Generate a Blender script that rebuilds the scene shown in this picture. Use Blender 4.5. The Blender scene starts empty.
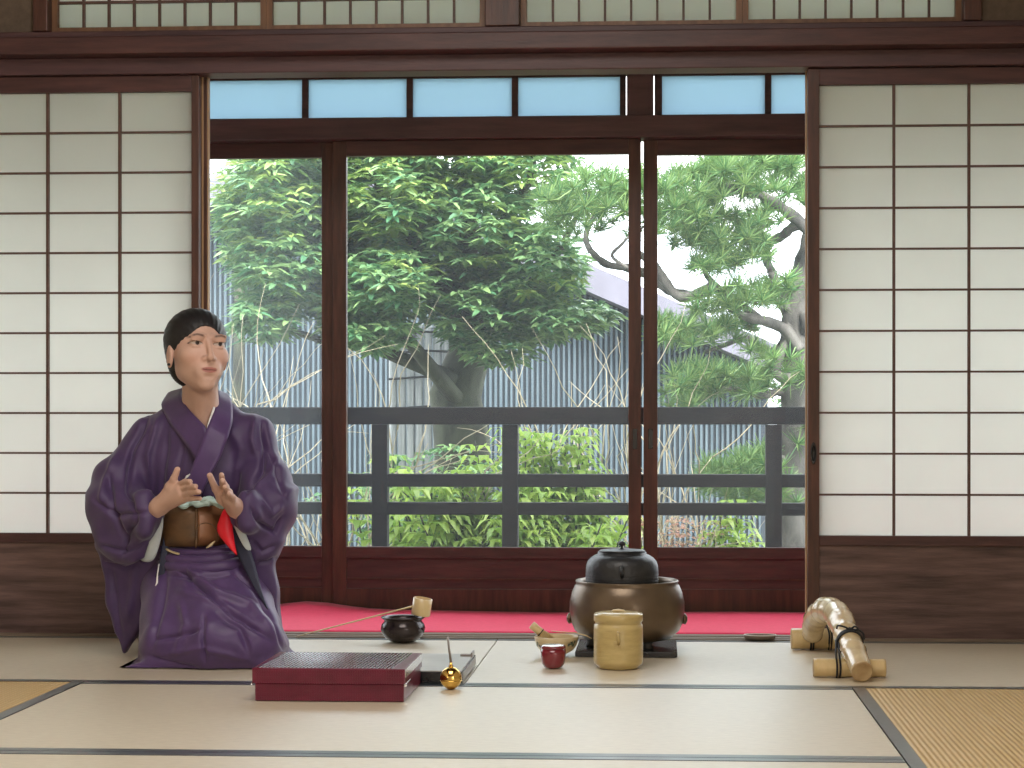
import bpy, math, random
import numpy as np
from mathutils import Vector, Matrix
from mathutils.bvhtree import BVHTree
random.seed(7)
rng = np.random.default_rng(7)
SC = bpy.context.scene
COL = SC.collection
# ---------------------------------------------------------------- camera
F = 1837.0; PX, PY = 558.0, 423.0; CAMH = 0.651; TH = math.atan(0.0551)
CT, ST = math.cos(TH), math.sin(TH)
cam = bpy.data.cameras.new('camera'); camo = bpy.data.objects.new('camera', cam); COL.objects.link(camo)
cam.sensor_fit = 'HORIZONTAL'; cam.sensor_width = 36.0; cam.lens = 36.0 * F / 1024
cam.shift_x = (512 - PX) / 1024; cam.shift_y = (PY - 384) / 1024
cam.clip_start = 0.05; cam.clip_end = 200
camo.location = (0, 0, CAMH); camo.rotation_euler = (math.pi / 2, 0, TH)
SC.camera = camo

def P(px, py, Y):
    """point of the room at depth Y behind picture point (px, py)"""
    a = (px - PX) / F; b = (PY - py) / F
    t = Y / (CT + a * ST)
    return Vector((t * (a * CT - ST), Y, CAMH + t * b))
def G(px, py, z=0.0):
    """point on the level z"""
    a = (px - PX) / F; b = (PY - py) / F
    t = (z - CAMH) / b
    return Vector((t * (a * CT - ST), t * (CT + a * ST), z))
def PX2(px, Y): return P(px, PY, Y).x
def ZZ(py, Y): return CAMH + (PY - py) / F * Y
def proj(p):
    x, y, z = p[0], p[1], p[2] - CAMH
    d = -ST * x + CT * y
    return PX + F * (CT * x + ST * y) / d, PY - F * z / d

# ---------------------------------------------------------------- materials
def lin(c): return tuple(((v / 255) / 12.92 if v / 255 <= 0.04045 else ((v / 255 + 0.055) / 1.055) ** 2.4) for v in c)
class NT:
    def __init__(s, name):
        s.m = bpy.data.materials.new(name); s.m.use_nodes = True
        s.t = s.m.node_tree; s.t.nodes.clear(); s.out = s.n('ShaderNodeOutputMaterial')
    def n(s, typ, **k):
        nd = s.t.nodes.new(typ)
        for a, v in k.items(): setattr(nd, a, v)
        return nd
    def l(s, a, b): s.t.links.new(a, b)
def setin(nd, **k):
    for a, v in k.items(): nd.inputs[a.replace('_', ' ')].default_value = v
def basic(name, c1, c2=None, rough=0.5, scale=8, stretch=(1, 1, 1), bump=0.0, bscale=None, metal=0.0, sheen=0.0, spec=0.5,
          detail=5, coat=0.0, crough=.06, trans=0.0, alt=None, island=0.0, vcol=False, rot=(0, 0, 0), wave=None):
    t = NT(name); b = t.n('ShaderNodeBsdfPrincipled')
    setin(b, Roughness=rough, Metallic=metal)
    b.inputs['Specular IOR Level'].default_value = spec
    b.inputs['Sheen Weight'].default_value = sheen
    b.inputs['Coat Weight'].default_value = coat; b.inputs['Coat Roughness'].default_value = crough
    tc = t.n('ShaderNodeTexCoord'); mp = t.n('ShaderNodeMapping'); t.l(tc.outputs['Object'], mp.inputs['Vector'])
    mp.inputs['Scale'].default_value = stretch; mp.inputs['Rotation'].default_value = rot
    nz = t.n('ShaderNodeTexNoise'); setin(nz, Scale=scale, Detail=detail, Roughness=0.6); t.l(mp.outputs[0], nz.inputs['Vector'])
    c2 = c2 or c1
    rmp = t.n('ShaderNodeValToRGB'); rmp.color_ramp.elements[0].position = 0.32; rmp.color_ramp.elements[1].position = 0.68
    rmp.color_ramp.elements[0].color = (*c1, 1); rmp.color_ramp.elements[1].color = (*c2, 1)
    t.l(nz.outputs['Fac'], rmp.inputs['Fac']); col = rmp.outputs['Color']
    if vcol:
        at = t.n('ShaderNodeAttribute', attribute_name='Col'); mx = t.n('ShaderNodeMix', data_type='RGBA', blend_type='MULTIPLY')
        mx.inputs['Factor'].default_value = 1; t.l(col, mx.inputs[6]); t.l(at.outputs['Color'], mx.inputs[7]); col = mx.outputs[2]
    if alt is not None:      # per-leaf variation
        geo = t.n('ShaderNodeNewGeometry'); mx = t.n('ShaderNodeMix', data_type='RGBA')
        mr = t.n('ShaderNodeMapRange'); setin(mr, From_Min=0.0, From_Max=1.0, To_Min=0.0, To_Max=island)
        t.l(geo.outputs['Random Per Island'], mr.inputs[0]); t.l(mr.outputs[0], mx.inputs['Factor'])
        t.l(col, mx.inputs[6]); mx.inputs[7].default_value = (*alt, 1); col = mx.outputs[2]
    t.l(col, b.inputs['Base Color'])
    hgt = nz.outputs['Fac']
    if wave:   # (axis, scale, distortion)
        wv = t.n('ShaderNodeTexWave', wave_type='BANDS', bands_direction=wave[0]); setin(wv, Scale=wave[1], Distortion=wave[2]); wv.inputs['Detail'].default_value = 1
        t.l(tc.outputs['Object'], wv.inputs['Vector']); hgt = wv.outputs['Fac']
        if len(wave) > 3:
            mx = t.n('ShaderNodeMix', data_type='RGBA'); t.l(hgt, mx.inputs['Factor']); t.l(col, mx.inputs[6]); mx.inputs[7].default_value = (*wave[3], 1)
            t.l(mx.outputs[2], b.inputs['Base Color'])
    if bump:
        if bscale and not wave:
            n2 = t.n('ShaderNodeTexNoise'); setin(n2, Scale=bscale, Detail=4); t.l(mp.outputs[0], n2.inputs['Vector']); hgt = n2.outputs['Fac']
        bp = t.n('ShaderNodeBump'); setin(bp, Strength=bump, Distance=0.01); t.l(hgt, bp.inputs['Height']); t.l(bp.outputs[0], b.inputs['Normal'])
    if trans:
        tr = t.n('ShaderNodeBsdfTranslucent'); t.l(b.inputs['Base Color'].links[0].from_socket, tr.inputs['Color'])
        ms = t.n('ShaderNodeMixShader'); ms.inputs[0].default_value = trans
        t.l(b.outputs[0], ms.inputs[1]); t.l(tr.outputs[0], ms.inputs[2]); t.l(ms.outputs[0], t.out.inputs[0])
    else: t.l(b.outputs[0], t.out.inputs[0])
    return t.m
def paper_mat(name, colr, tr=0.75):
    t = NT(name); tl = t.n('ShaderNodeBsdfTranslucent'); df = t.n('ShaderNodeBsdfDiffuse'); ms = t.n('ShaderNodeMixShader')
    tc = t.n('ShaderNodeTexCoord'); nz = t.n('ShaderNodeTexNoise'); setin(nz, Scale=6.0, Detail=6.0); t.l(tc.outputs['Object'], nz.inputs['Vector'])
    r = t.n('ShaderNodeValToRGB'); r.color_ramp.elements[0].color = (*[c * .93 for c in colr], 1); r.color_ramp.elements[1].color = (*colr, 1)
    t.l(nz.outputs['Fac'], r.inputs['Fac']); t.l(r.outputs[0], tl.inputs[0]); t.l(r.outputs[0], df.inputs[0])
    ms.inputs[0].default_value = tr; t.l(df.outputs[0], ms.inputs[1]); t.l(tl.outputs[0], ms.inputs[2]); t.l(ms.outputs[0], t.out.inputs[0])
    return t.m
def glass_mat(name, haze, gloss=0.05, wav=0.15):  # haze: translucent share, paints a washed-out veil of glare over the garden
    t = NT(name); tp = t.n('ShaderNodeBsdfTransparent'); tp.inputs[0].default_value = (.97, .98, .98, 1)
    tl = t.n('ShaderNodeBsdfTranslucent'); tl.inputs[0].default_value = (.85, .92, 1, 1); gl = t.n('ShaderNodeBsdfGlossy'); gl.inputs['Roughness'].default_value = 0.02
    tc = t.n('ShaderNodeTexCoord'); nz = t.n('ShaderNodeTexNoise'); setin(nz, Scale=3.0, Detail=1.0); t.l(tc.outputs['Object'], nz.inputs['Vector'])
    bp = t.n('ShaderNodeBump'); setin(bp, Strength=wav, Distance=0.02); t.l(nz.outputs['Fac'], bp.inputs['Height']); t.l(bp.outputs[0], gl.inputs['Normal'])
    a = t.n('ShaderNodeMixShader'); a.inputs[0].default_value = haze; t.l(tp.outputs[0], a.inputs[1]); t.l(tl.outputs[0], a.inputs[2])
    b = t.n('ShaderNodeMixShader'); b.inputs[0].default_value = gloss; t.l(a.outputs[0], b.inputs[1]); t.l(gl.outputs[0], b.inputs[2])
    t.l(b.outputs[0], t.out.inputs[0]); return t.m
M = {}
M['wood'] = basic('dark_red_wood', (.044, .015, .015), (.09, .034, .030), .42, 5, (1, 6, 9), .12, 30)
M['woodv'] = basic('dark_red_wood_upright', (.042, .015, .010), (.10, .036, .022), .4, 5, (9, 6, 1), .12, 30)
M['beam'] = basic('beam_wood', (.054, .023, .026), (.10, .045, .046), .45, 4, (.8, 6, 9), .1, 30)
M['jamb'] = basic('jamb_wood', (.14, .065, .032), (.24, .12, .06), .45, 5, (9, 6, 1), .08, 30)
M['panel'] = basic('shoji_board_wood', (.050, .025, .022), (.17, .10, .085), .5, 3.2, (1, 1, 11), .15, 30, detail=9)
M['pale'] = basic('lit_edge_wood', (.34, .20, .10), (.46, .29, .15), .45, 5, (9, 6, 1), .05, 30)  # pale tone stands for the gold light grazing the jamb edges
M['lattice'] = basic('lattice_wood', (.075, .035, .026), (.12, .06, .045), .5, 6, (5, 5, 5))
M['paper'] = paper_mat('shoji_paper', (.84, .84, .79), .80)
M['paper_up'] = paper_mat('upper_shoji_paper', (.97, .98, .93), .93)  # brighter copy of the paper, makes up for light missing behind the transoms
M['frost'] = paper_mat('frosted_glass', (.56, .71, .80), .85)
M['glass'] = glass_mat('pane_glass', .018, .012)
M['glass2'] = glass_mat('hazed_pane_glass', .035, .012)  # extra haze mixed in for the pale veil of reflecting, overlapping glass
M['plaster'] = basic('brown_plaster', (.10, .072, .05), (.14, .10, .07), .9, 40, bump=.1)
M['plaster2'] = basic('pale_plaster', (.50, .45, .36), (.58, .52, .42), .9, 40)
M['tatami_x'] = basic('tatami_weave_across', (.51, .43, .305), (.73, .645, .485), .40, 55, (.6, 2.2, 1), .10, None, detail=9, spec=1.0, coat=.9, crough=.42, wave=('Y', 42, .6, (.63, .545, .40)))
M['tatami_y'] = basic('tatami_weave_along', (.56, .38, .16), (.64, .45, .20), .42, 55, (2.2, .6, 1), .3, None, detail=9, spec=.4, wave=('X', 26, .5, (.52, .34, .14)))
M['border'] = basic('tatami_border_cloth', (.020, .030, .036), (.045, .060, .072), .30, 60, bump=.05, spec=.9, coat=.7, crough=.3)
M['sill'] = basic('threshold_wood', (.16, .12, .085), (.26, .20, .14), .35, 4, (1, 8, 8), .05)
M['felt'] = basic('red_felt', (.74, .018, .085), (.82, .026, .11), .8, 60, bump=.05, sheen=.12, spec=.3)
M['rail'] = basic('railing_wood', (.010, .008, .009), (.022, .017, .019), .6, 5, (2, 5, 8), .2)
M['siding'] = basic('charred_siding', (.020, .030, .042), (.032, .045, .06), .65, 5, (8, 8, .6), .1)
M['slat'] = basic('siding_slat', (.050, .078, .100), (.095, .13, .155), .6, 5, (8, 8, .6), .1)
M['roof'] = basic('roof_metal', (.13, .125, .16), (.17, .165, .21), .5, 4)
M['earth'] = basic('garden_earth', (.06, .07, .03), (.14, .13, .08), .9, 3)
M['bark'] = basic('mossy_bark', (.045, .042, .038), (.19, .18, .165), .9, 9, (1, 1, .5), .6)
M['barkd'] = basic('dark_bark', (.03, .03, .022), (.085, .095, .06), .9, 9, (1, 1, .5), .6)
M['twig'] = basic('bare_twig', (.30, .25, .16), (.52, .45, .32), .7, 9)
M['leaf'] = basic('evergreen_leaf', (.040, .14, .070), (.09, .24, .12), .28, 1.5, alt=(.34, .48, .18), island=.7, trans=.28)
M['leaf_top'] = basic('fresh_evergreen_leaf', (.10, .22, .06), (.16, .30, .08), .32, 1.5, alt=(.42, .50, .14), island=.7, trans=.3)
M['leafy'] = basic('young_leaf', (.18, .34, .05), (.32, .50, .09), .4, 2, alt=(.58, .70, .16), island=.8, trans=.4)
M['needle'] = basic('pine_needle', (.035, .13, .055), (.10, .26, .085), .45, 2.2, alt=(.30, .42, .13), island=.8, trans=.25)
M['pink'] = basic('reddish_leaf', (.50, .16, .12), (.62, .34, .26), .5, 3, alt=(.35, .30, .16), island=.9, trans=.3)
M['bamboo_old'] = basic('weathered_bamboo', (.22, .24, .24), (.42, .43, .42), .6, 6, (8, 8, .6), .2)
M['iron'] = basic('cast_iron', (.010, .011, .013), (.022, .023, .026), .42, 40, bump=.25, spec=.6)
M['bronze'] = basic('brown_bronze', (.12, .085, .055), (.17, .12, .075), .33, 8, metal=.55, spec=.6)
M['bowlb'] = basic('dark_bronze', (.030, .022, .022), (.055, .042, .040), .2, 8, metal=.5, spec=.6)
M['black'] = basic('black_tile', (.012, .012, .014), (.02, .02, .022), .18, 8, spec=.6)
M['ochre'] = basic('ochre_glaze', (.46, .34, .13), (.56, .43, .18), .28, 18, (1, 1, 4), .12, 30, coat=.3)
M['cream'] = basic('cream_glaze', (.58, .46, .26), (.66, .54, .33), .3, 18, coat=.3)
M['glazeg'] = basic('painted_leaf_enamel', (.07, .10, .06), (.10, .13, .08), .3)
M['redlac'] = basic('red_lacquer', (.17, .008, .018), (.21, .012, .025), .16, 8, coat=.5, spec=.6)
M['boxlac'] = basic('woven_red_lacquer', (.105, .006, .022), (.15, .010, .032), .30, 30, coat=.1, bump=.1, spec=.5)
M['boxtop'] = basic('lacquered_weave_top', (.07, .012, .022), (.10, .018, .03), .22, 30, coat=1.0, crough=.08, spec=.9)
M['silver'] = basic('silver_edge', (.75, .72, .70), None, .25, metal=.8)
M['white'] = basic('white_ceramic', (.78, .76, .72), None, .3)
M['brass'] = basic('brass', (.70, .44, .10), (.74, .48, .14), .13, 8, metal=1.0)
M['steel'] = basic('dull_metal', (.30, .27, .25), None, .35, metal=.8)
M['bamboo'] = basic('bamboo', (.58, .42, .19), (.70, .53, .27), .28, 8, (4, 4, 1), spec=.6, coat=.3)
M['bamboop'] = basic('polished_bamboo_root', (.44, .31, .15), (.70, .56, .34), .22, 14, spec=.6, coat=.35, bump=.08)
M['cutb'] = basic('cut_bamboo', (.40, .26, .12), (.55, .40, .22), .6, 30)
M['cord'] = basic('black_cord', (.012, .012, .014), None, .7)
M['paleg'] = basic('pale_box_top', (.42, .41, .39), (.56, .55, .52), .36, 8, coat=.6, crough=.3)
M['skin'] = basic('skin', (.52, .325, .25), (.58, .36, .275), .48, 20, vcol=True, spec=.4)
M['hair'] = basic('black_hair', (.010, .009, .010), (.016, .014, .014), .45, 60, (6, 6, 1), .1, spec=.35)
M['purple'] = basic('purple_silk', (.046, .021, .080), (.060, .028, .100), .55, 30, sheen=.18, bump=.05, bscale=300)
M['purple2'] = basic('plum_silk', (.058, .025, .100), (.074, .033, .126), .48, 30, sheen=.2, bump=.05, bscale=300)
M['navy'] = basic('navy_lining', (.020, .022, .048), (.03, .034, .065), .6)
M['mist'] = basic('pale_blue_lining', (.42, .47, .48), (.54, .58, .58), .6, 20)
M['mint'] = basic('mint_silk', (.40, .58, .54), (.55, .70, .66), .45, 30, bump=.3)
M['obi'] = basic('bronze_brocade', (.060, .034, .018), (.17, .088, .038), .38, 14, (1, 1, 1.6), .1, metal=.2)
M['obi2'] = basic('copper_brocade', (.20, .085, .035), (.26, .11, .048), .38, 14, metal=.2)
M['redsilk'] = basic('scarlet_silk', (.72, .006, .018), (.80, .01, .03), .45, 10)
M['collarw'] = basic('white_collar', (.80, .80, .80), None, .6)

# ---------------------------------------------------------------- mesh helper
def col_link(o, parent):
    COL.objects.link(o)
    if parent is not None: o.parent = parent
class MB:
    def __init__(s): s.v = []; s.f = []; s.mi = []; s.smooth = []; s.cm = 0; s.uv = None
    def add(s, vs, fs, sm=False):
        b = len(s.v); s.v += [tuple(v) for v in vs]
        for f in fs: s.f.append([b + i for i in f]); s.mi.append(s.cm); s.smooth.append(sm)
    def box(s, a, b, bev=0.0):
        x0, x1 = sorted((a[0], b[0])); y0, y1 = sorted((a[1], b[1])); z0, z1 = sorted((a[2], b[2]))
        v = [(x, y, z) for x in (x0, x1) for y in (y0, y1) for z in (z0, z1)]
        s.add(v, [(0, 1, 3, 2), (4, 6, 7, 5), (0, 4, 5, 1), (2, 3, 7, 6), (0, 2, 6, 4), (1, 5, 7, 3)])
    def prism(s, pts, y0, y1):      # polygon in xz, extruded in y
        n = len(pts); v = [(p[0], y0, p[1]) for p in pts] + [(p[0], y1, p[1]) for p in pts]
        f = [list(range(n)), list(range(2 * n - 1, n - 1, -1))] + [(i, i + n, (i + 1) % n + n, (i + 1) % n) for i in range(n)]
        s.add(v, f)
    def lathe(s, prof, c=(0, 0, 0), n=48, m=None, cap0=True, cap1=True):
        c = Vector(c); v = []
        for r, z in prof:
            for k in range(n):
                a = 2 * math.pi * k / n; p = Vector((r * math.cos(a), r * math.sin(a), z))
                if m is not None: p = m @ p
                v.append(c + p)
        f = []
        for i in range(len(prof) - 1):
            for k in range(n):
                k2 = (k + 1) % n; f.append((i * n + k, i * n + k2, (i + 1) * n + k2, (i + 1) * n + k))
        if cap0: f.append(list(range(n - 1, -1, -1)))
        if cap1: f.append([(len(prof) - 1) * n + k for k in range(n)])
        s.add(v, f, True)
    def tube(s, pts, rad, n=8, cap=True, flat=1.0, up=None):
        pts = [Vector(p) for p in pts]
        if not isinstance(rad, (list, tuple)): rad = [rad] * len(pts)
        v = []; prev = None
        for i, p in enumerate(pts):
            d = (pts[min(i + 1, len(pts) - 1)] - pts[max(i - 1, 0)]).normalized()
            if prev is None:
                a = up or (Vector((0, 0, 1)) if abs(d.z) < .9 else Vector((1, 0, 0)))
                u = d.cross(a).normalized()
            else:
                u = (prev - d * prev.dot(d)).normalized()
            prev = u; w = d.cross(u)
            for k in range(n):
                a = 2 * math.pi * k / n; v.append(p + (u * math.cos(a) + w * math.sin(a) * flat) * rad[i])
        f = []
        for i in range(len(pts) - 1):
            for k in range(n):
                k2 = (k + 1) % n; f.append((i * n + k, i * n + k2, (i + 1) * n + k2, (i + 1) * n + k))
        if cap: f.append(list(range(n - 1, -1, -1))); f.append([(len(pts) - 1) * n + k for k in range(n)])
        s.add(v, f, True)
    def build(s, name, mat, parent=None, bevel=0.0, auto=True, subsurf=0):
        me = bpy.data.meshes.new(name); me.from_pydata(s.v, [], s.f)
        for m_ in (mat if isinstance(mat, (list, tuple)) else [mat]): me.materials.append(M[m_] if isinstance(m_, str) else m_)
        me.polygons.foreach_set('material_index', s.mi); me.polygons.foreach_set('use_smooth', s.smooth)
        me.update(); o = bpy.data.objects.new(name, me); col_link(o, parent)
        if bevel:
            b = o.modifiers.new('bevel', 'BEVEL'); b.width = bevel; b.segments = 2; b.limit_method = 'ANGLE'; b.angle_limit = .9
        if subsurf:
            b = o.modifiers.new('sub', 'SUBSURF'); b.levels = subsurf; b.render_levels = subsurf
        return o
def tag(o, label=None, cat=None, group=None, kind=None):
    if label: o['label'] = label
    if cat: o['category'] = cat
    if group: o['group'] = group
    if kind: o['kind'] = kind
    return o
def empty(name, loc=(0, 0, 0)):
    o = bpy.data.objects.new(name, None); COL.objects.link(o); o.location = loc; o.empty_display_size = .1
    return o
def shift(o, root):
    """part built in room coordinates becomes a child of a root that stands elsewhere"""
    o.parent = root; o.matrix_parent_inverse = Matrix.Translation(-Vector(root.location)); return o
def thing(name, loc, label, cat, group=None, kind=None): return tag(empty(name, loc), label, cat, group, kind)
# ================================================================ THE ROOM
YW = 5.575; YD = 6.36
XL, XR = -2.40, 1.43
YM = [2.615, 3.580, 4.545, 5.510]
def bxo(name, a, b, mat, parent=None, bevel=0.0):
    m = MB(); m.box(a, b); return m.build(name, mat, parent, bevel)
def struct(o): o['kind'] = 'structure'; return o
# floor under the mats
struct(bxo('floor', (XL - 1.2, -2.2, -.10), (XR + 1.2, YW - .065, -.052), 'sill'))
# tatami mats
def mat_obj(x0, y0, x1, y1, along, label):
    g = .0015; t = empty('tatami_mat', ((x0 + x1) / 2, (y0 + y1) / 2, -.05))
    tag(t, label, 'tatami mat')
    x0 += g; x1 -= g; y0 += g; y1 -= g; b = .030
    if along == 'x':
        core = ((x0, y0 + b, -.05), (x1, y1 - b, 0)); bs = [((x0, y0, -.05), (x1, y0 + b, .0012)), ((x0, y1 - b, -.05), (x1, y1, .0012))]
        mt = 'tatami_x'
    else:
        core = ((x0 + b, y0, -.05), (x1 - b, y1, 0)); bs = [((x0, y0, -.05), (x0 + b, y1, .0012)), ((x1 - b, y0, -.05), (x1, y1, .0012))]
        mt = 'tatami_y'
    shift(bxo('woven_mat', *core, mt), t)
    for q in bs: shift(bxo('cloth_border', *q, 'border'), t)
    return t
XC0, XC1 = -1.443, .473; XM = -.485
mat_obj(XL, YM[2], XM, YM[3], 'x', 'tan tatami mat the woman kneels on, running along the left shoji')
mat_obj(XM, YM[2], XR, YM[3], 'x', 'pale tatami mat under the kettle brazier and the bamboo barrier')
mat_obj(XC0, YM[1], XC1, YM[2], 'x', 'pale grey tatami mat under the red lacquer box, middle of the floor')
mat_obj(XC0, YM[0], XC1, YM[1], 'x', 'pale tatami mat at the bottom edge of the photo, nearest the camera')
mat_obj(XL, YM[0], XC0, YM[2], 'y', 'ochre tatami mat running away from the camera, at the left edge')
mat_obj(XC1, YM[0], XR, YM[2], 'y', 'ochre ribbed tatami mat with blue-grey border, at the right edge')
struct(bxo('trim_1', (XL - 1.2, -2.2, -.05), (XR + 1.2, YM[0] - .001, -.002), 'tatami_x'))
# threshold with grooves
m = MB()
for y0, y1, z in ((5.512, 5.530, .004), (5.530, 5.548, -.003), (5.548, 5.575, .004), (5.575, 5.60, -.003), (5.60, 5.645, .004)): m.box((XL, y0, -.05), (XR, y1, z))
struct(m.build('trim_2', 'sill'))
# engawa floor
struct(bxo('floor', (XL - 1.2, 5.646, -.10), (XR + 1.2, 6.34, -.012), 'sill'))
# side walls, ceiling, rear wall; the right opening is added for the side fill
struct(bxo('wall_left', (XL - .12, 1.4, -.05), (XL - .01, 5.50, 2.62), 'plaster2'))
struct(bxo('wall_right', (XR + .01, 1.4, -.05), (XR + .12, 5.50, 2.62), 'plaster2'))
struct(bxo('wall_left', (XL - 1.2, -2.2, -.05), (XL - 1.1, 1.4, 2.62), 'plaster2'))
m = MB(); a, b = XR + 1.1, XR + 1.2
m.box((a, -2.2, -.05), (b, 1.4, .35)); m.box((a, -2.2, 2.1), (b, 1.4, 2.62)); m.box((a, -2.2, .35), (b, -1.9, 2.1)); m.box((a, 1.2, .35), (b, 1.4, 2.1)); struct(m.build('wall_right', 'plaster2'))
struct(bxo('ceiling', (XL - 1.2, -2.2, 2.62), (XR + 1.2, 5.62, 2.70), 'beam'))
struct(bxo('wall_rear', (XL - 1.2, -2.3, -.05), (XR + 1.2, -2.2, 2.62), 'plaster2'))

# ---- wall between room and veranda: z levels from the picture at YW
zt = lambda py: ZZ(py, YW)
S_TOP = 1.719          # underside of lintel
struct(bxo('trim_3', (XL, YW - .035, S_TOP), (XR, YW + .06, 1.7695), 'beam', bevel=.003))        # grooved lintel
struct(bxo('trim_4', (XL, YW - .095, 1.770), (XR, YW + .03, 1.8235), 'wood', bevel=.004))        # long beam
struct(bxo('trim_5', (XL, YW - .045, 1.824), (XR, YW + .06, 1.8495), 'beam', bevel=.003))      # upper sill
ZR0, ZR1 = 1.85, 2.37
# thin bright batten at the inner top of the opening
# upper transom windows of paper
def xw(px): return PX2(px, YW)
def ranma(name, x0, x1, ncol, label=None):
    r = struct(empty(name, ((x0 + x1) / 2, YW, ZR0)))
    m = MB(); fr = .018
    m.box((x0, YW - .012, ZR0), (x1, YW + .016, ZR0 + fr)); m.box((x0, YW - .012, ZR1 - fr), (x1, YW + .016, ZR1))
    m.box((x0, YW - .012, ZR0 + fr), (x0 + fr, YW + .016, ZR1 - fr)); m.box((x1 - fr, YW - .012, ZR0 + fr), (x1, YW + .016, ZR1 - fr))
    shift(m.build('frame', 'jamb'), r)
    m = MB(); w = (x1 - x0 - 2 * fr)
    for k in range(1, ncol):
        x = x0 + fr + w * k / ncol; m.box((x - .0035, YW - .006, ZR0 + fr), (x + .0035, YW + .007, ZR1 - fr))
    for z in (ZR0 + fr + .078, ZR0 + fr + .27):
        m.box((x0 + fr, YW - .008, z - .0035), (x1 - fr, YW + .006, z + .0035))
    shift(m.build('lattice', 'lattice'), r)
    shift(bxo('paper', (x0 + fr, YW + .0075, ZR0 + fr), (x1 - fr, YW + .0085, ZR1 - fr), 'paper_up'), r)
ranma('window_1', xw(53), xw(267), 8); ranma('window_2', xw(267.3), xw(486), 8)
ranma('window_3', xw(521), xw(742), 8); ranma('window_4', xw(742.3), xw(961), 8)
struct(bxo('trim_6', (xw(486.3), YW - .05, ZR0), (xw(520.7), YW + .05, ZR1), 'woodv', bevel=.003))
struct(bxo('trim_7', (xw(38), YW - .05, ZR0), (xw(52.7), YW + .05, ZR1), 'woodv', bevel=.003))
struct(bxo('trim_8', (xw(961.3), YW - .05, ZR0), (xw(979), YW + .05, ZR1), 'woodv', bevel=.003))
struct(bxo('trim_9', (XL, YW - .05, ZR1), (XR, YW + .05, ZR1 + .06), 'beam', bevel=.003))
m = MB(); m.box((XL, YW - .03, ZR0), (xw(37.8), YW + .03, ZR1)); m.box((xw(979.2), YW - .03, ZR0), (XR, YW + .03, ZR1))
m.box((XL, YW - .03, ZR1 + .061), (XR, YW + .03, 2.62)); struct(m.build('wall_front', 'plaster'))
m = MB(); m.box((XL - 1.2, 5.51, -.05), (XL - .001, 5.64, 2.62)); m.box((XR + .001, 5.51, -.05), (XR + 1.2, 5.64, 2.62)); struct(m.build('wall_front', 'plaster'))

# ---- sliding paper doors
ROWS = [92.0 - 0, 130, 172, 212, 252, 292, 331.5, 372, 412, 453, 492.5, 532.6]
def shoji(name, x0, x1, y, xpap, pull=None, cols=4, rows=12, top=1.668, bot=.312):
    r = struct(empty(name, ((x0 + x1) / 2, y, 0)))
    zb = .004; zT = S_TOP - .002; d = .014
    zp0 = bot; zp1 = top
    p0, p1 = xpap
    m = MB(); m.box((x0, y - d, zb), (p0, y + d, zT)); shift(m.build('stile', 'woodv', bevel=.0015), r)
    m = MB(); m.box((p1, y - d, zb), (x1, y + d, zT)); shift(m.build('stile', 'woodv', bevel=.0015), r)
    m = MB(); m.box((p0, y - d, zp1), (p1, y + d, zT)); shift(m.build('top_rail', 'wood', bevel=.0015), r)
    rl = .030; m = MB(); m.box((p0, y - d, zp0 - rl), (p1, y + d, zp0)); shift(m.build('middle_rail', 'wood', bevel=.0015), r)
    m = MB(); m.box((p0, y - d + .006, zb), (p1, y + d - .004, zp0 - rl)); shift(m.build('board_panel', 'panel'), r)
    m = MB()
    for k in range(1, cols):
        x = p0 + (p1 - p0) * k / cols; m.box((x - .0038, y - .010, zp0), (x + .0038, y + .004, zp1))
    for k in range(1, 11):
        z = zp1 - (zp1 - zp0) * k / 11; m.box((p0, y - .008, z - .003), (p1, y + .0035, z + .003))
    shift(m.build('lattice', 'lattice'), r)
    shift(bxo('paper', (p0 - .004, y + .0045, zp0 - .004), (p1 + .004, y + .0053, zp1 + .004), 'paper'), r)
    if pull:
        px_, z = pull; m = MB()
        mm = Matrix.Diagonal((1, .25, 1, 1)) @ Matrix.Rotation(math.pi / 2, 4, 'X')
        prof = [(.0085, 0), (.0085, .010), (.006, .010), (.006, .002), (.0001, .002)]
        m.lathe([(a * 1.3, b) for a, b in prof], (px_, y - d + .001, z), 20, Matrix.Diagonal((.8, 1, 3.0, 1)) @ Matrix.Rotation(math.pi / 2, 4, 'X'))
        shift(m.build('finger_pull', 'black'), r)
pr = PX2(819, YW); colr = (PX2(966, YW) - PX2(891, YW))
pl = PX2(192.5, YW); coll = (PX2(123.5, YW) - PX2(51.5, YW))
shoji('door_1', XL, PX2(200, YW), YW, (pl - 4 * coll, pl), cols=4)
shoji('door_2', PX2(807.5, YW), XR, YW, (pr, pr + colr * 4), pull=(PX2(813, YW), ZZ(453, YW)))
# second pair of panels slid away behind the first
#shoji('door_3', XL, PX2(202.5, YW), YW + .040, (XL + .02, pl - .005), cols=4)
#shoji('door_4', PX2(808.5, YW + .02), XR, YW + .040, (pr + .01, pr + colr * 4))
# jambs of the veranda side; pale strips paint the light on their edges
struct(bxo('trim_10', (PX2(203, YW) - .05, YW + .030, .004), (PX2(203, YW) + .004, YW + .058, S_TOP), 'woodv'))
XJ = PX2(203, YW) + .004
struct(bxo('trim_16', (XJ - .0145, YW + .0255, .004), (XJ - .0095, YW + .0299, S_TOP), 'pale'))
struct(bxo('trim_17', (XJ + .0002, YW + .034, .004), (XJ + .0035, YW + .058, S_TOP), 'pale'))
struct(bxo('trim_15', (PX2(807.5, YW) - .003, YW + .030, .004), (PX2(807.5, YW) + .05, YW + .058, S_TOP), 'pale'))

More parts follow.
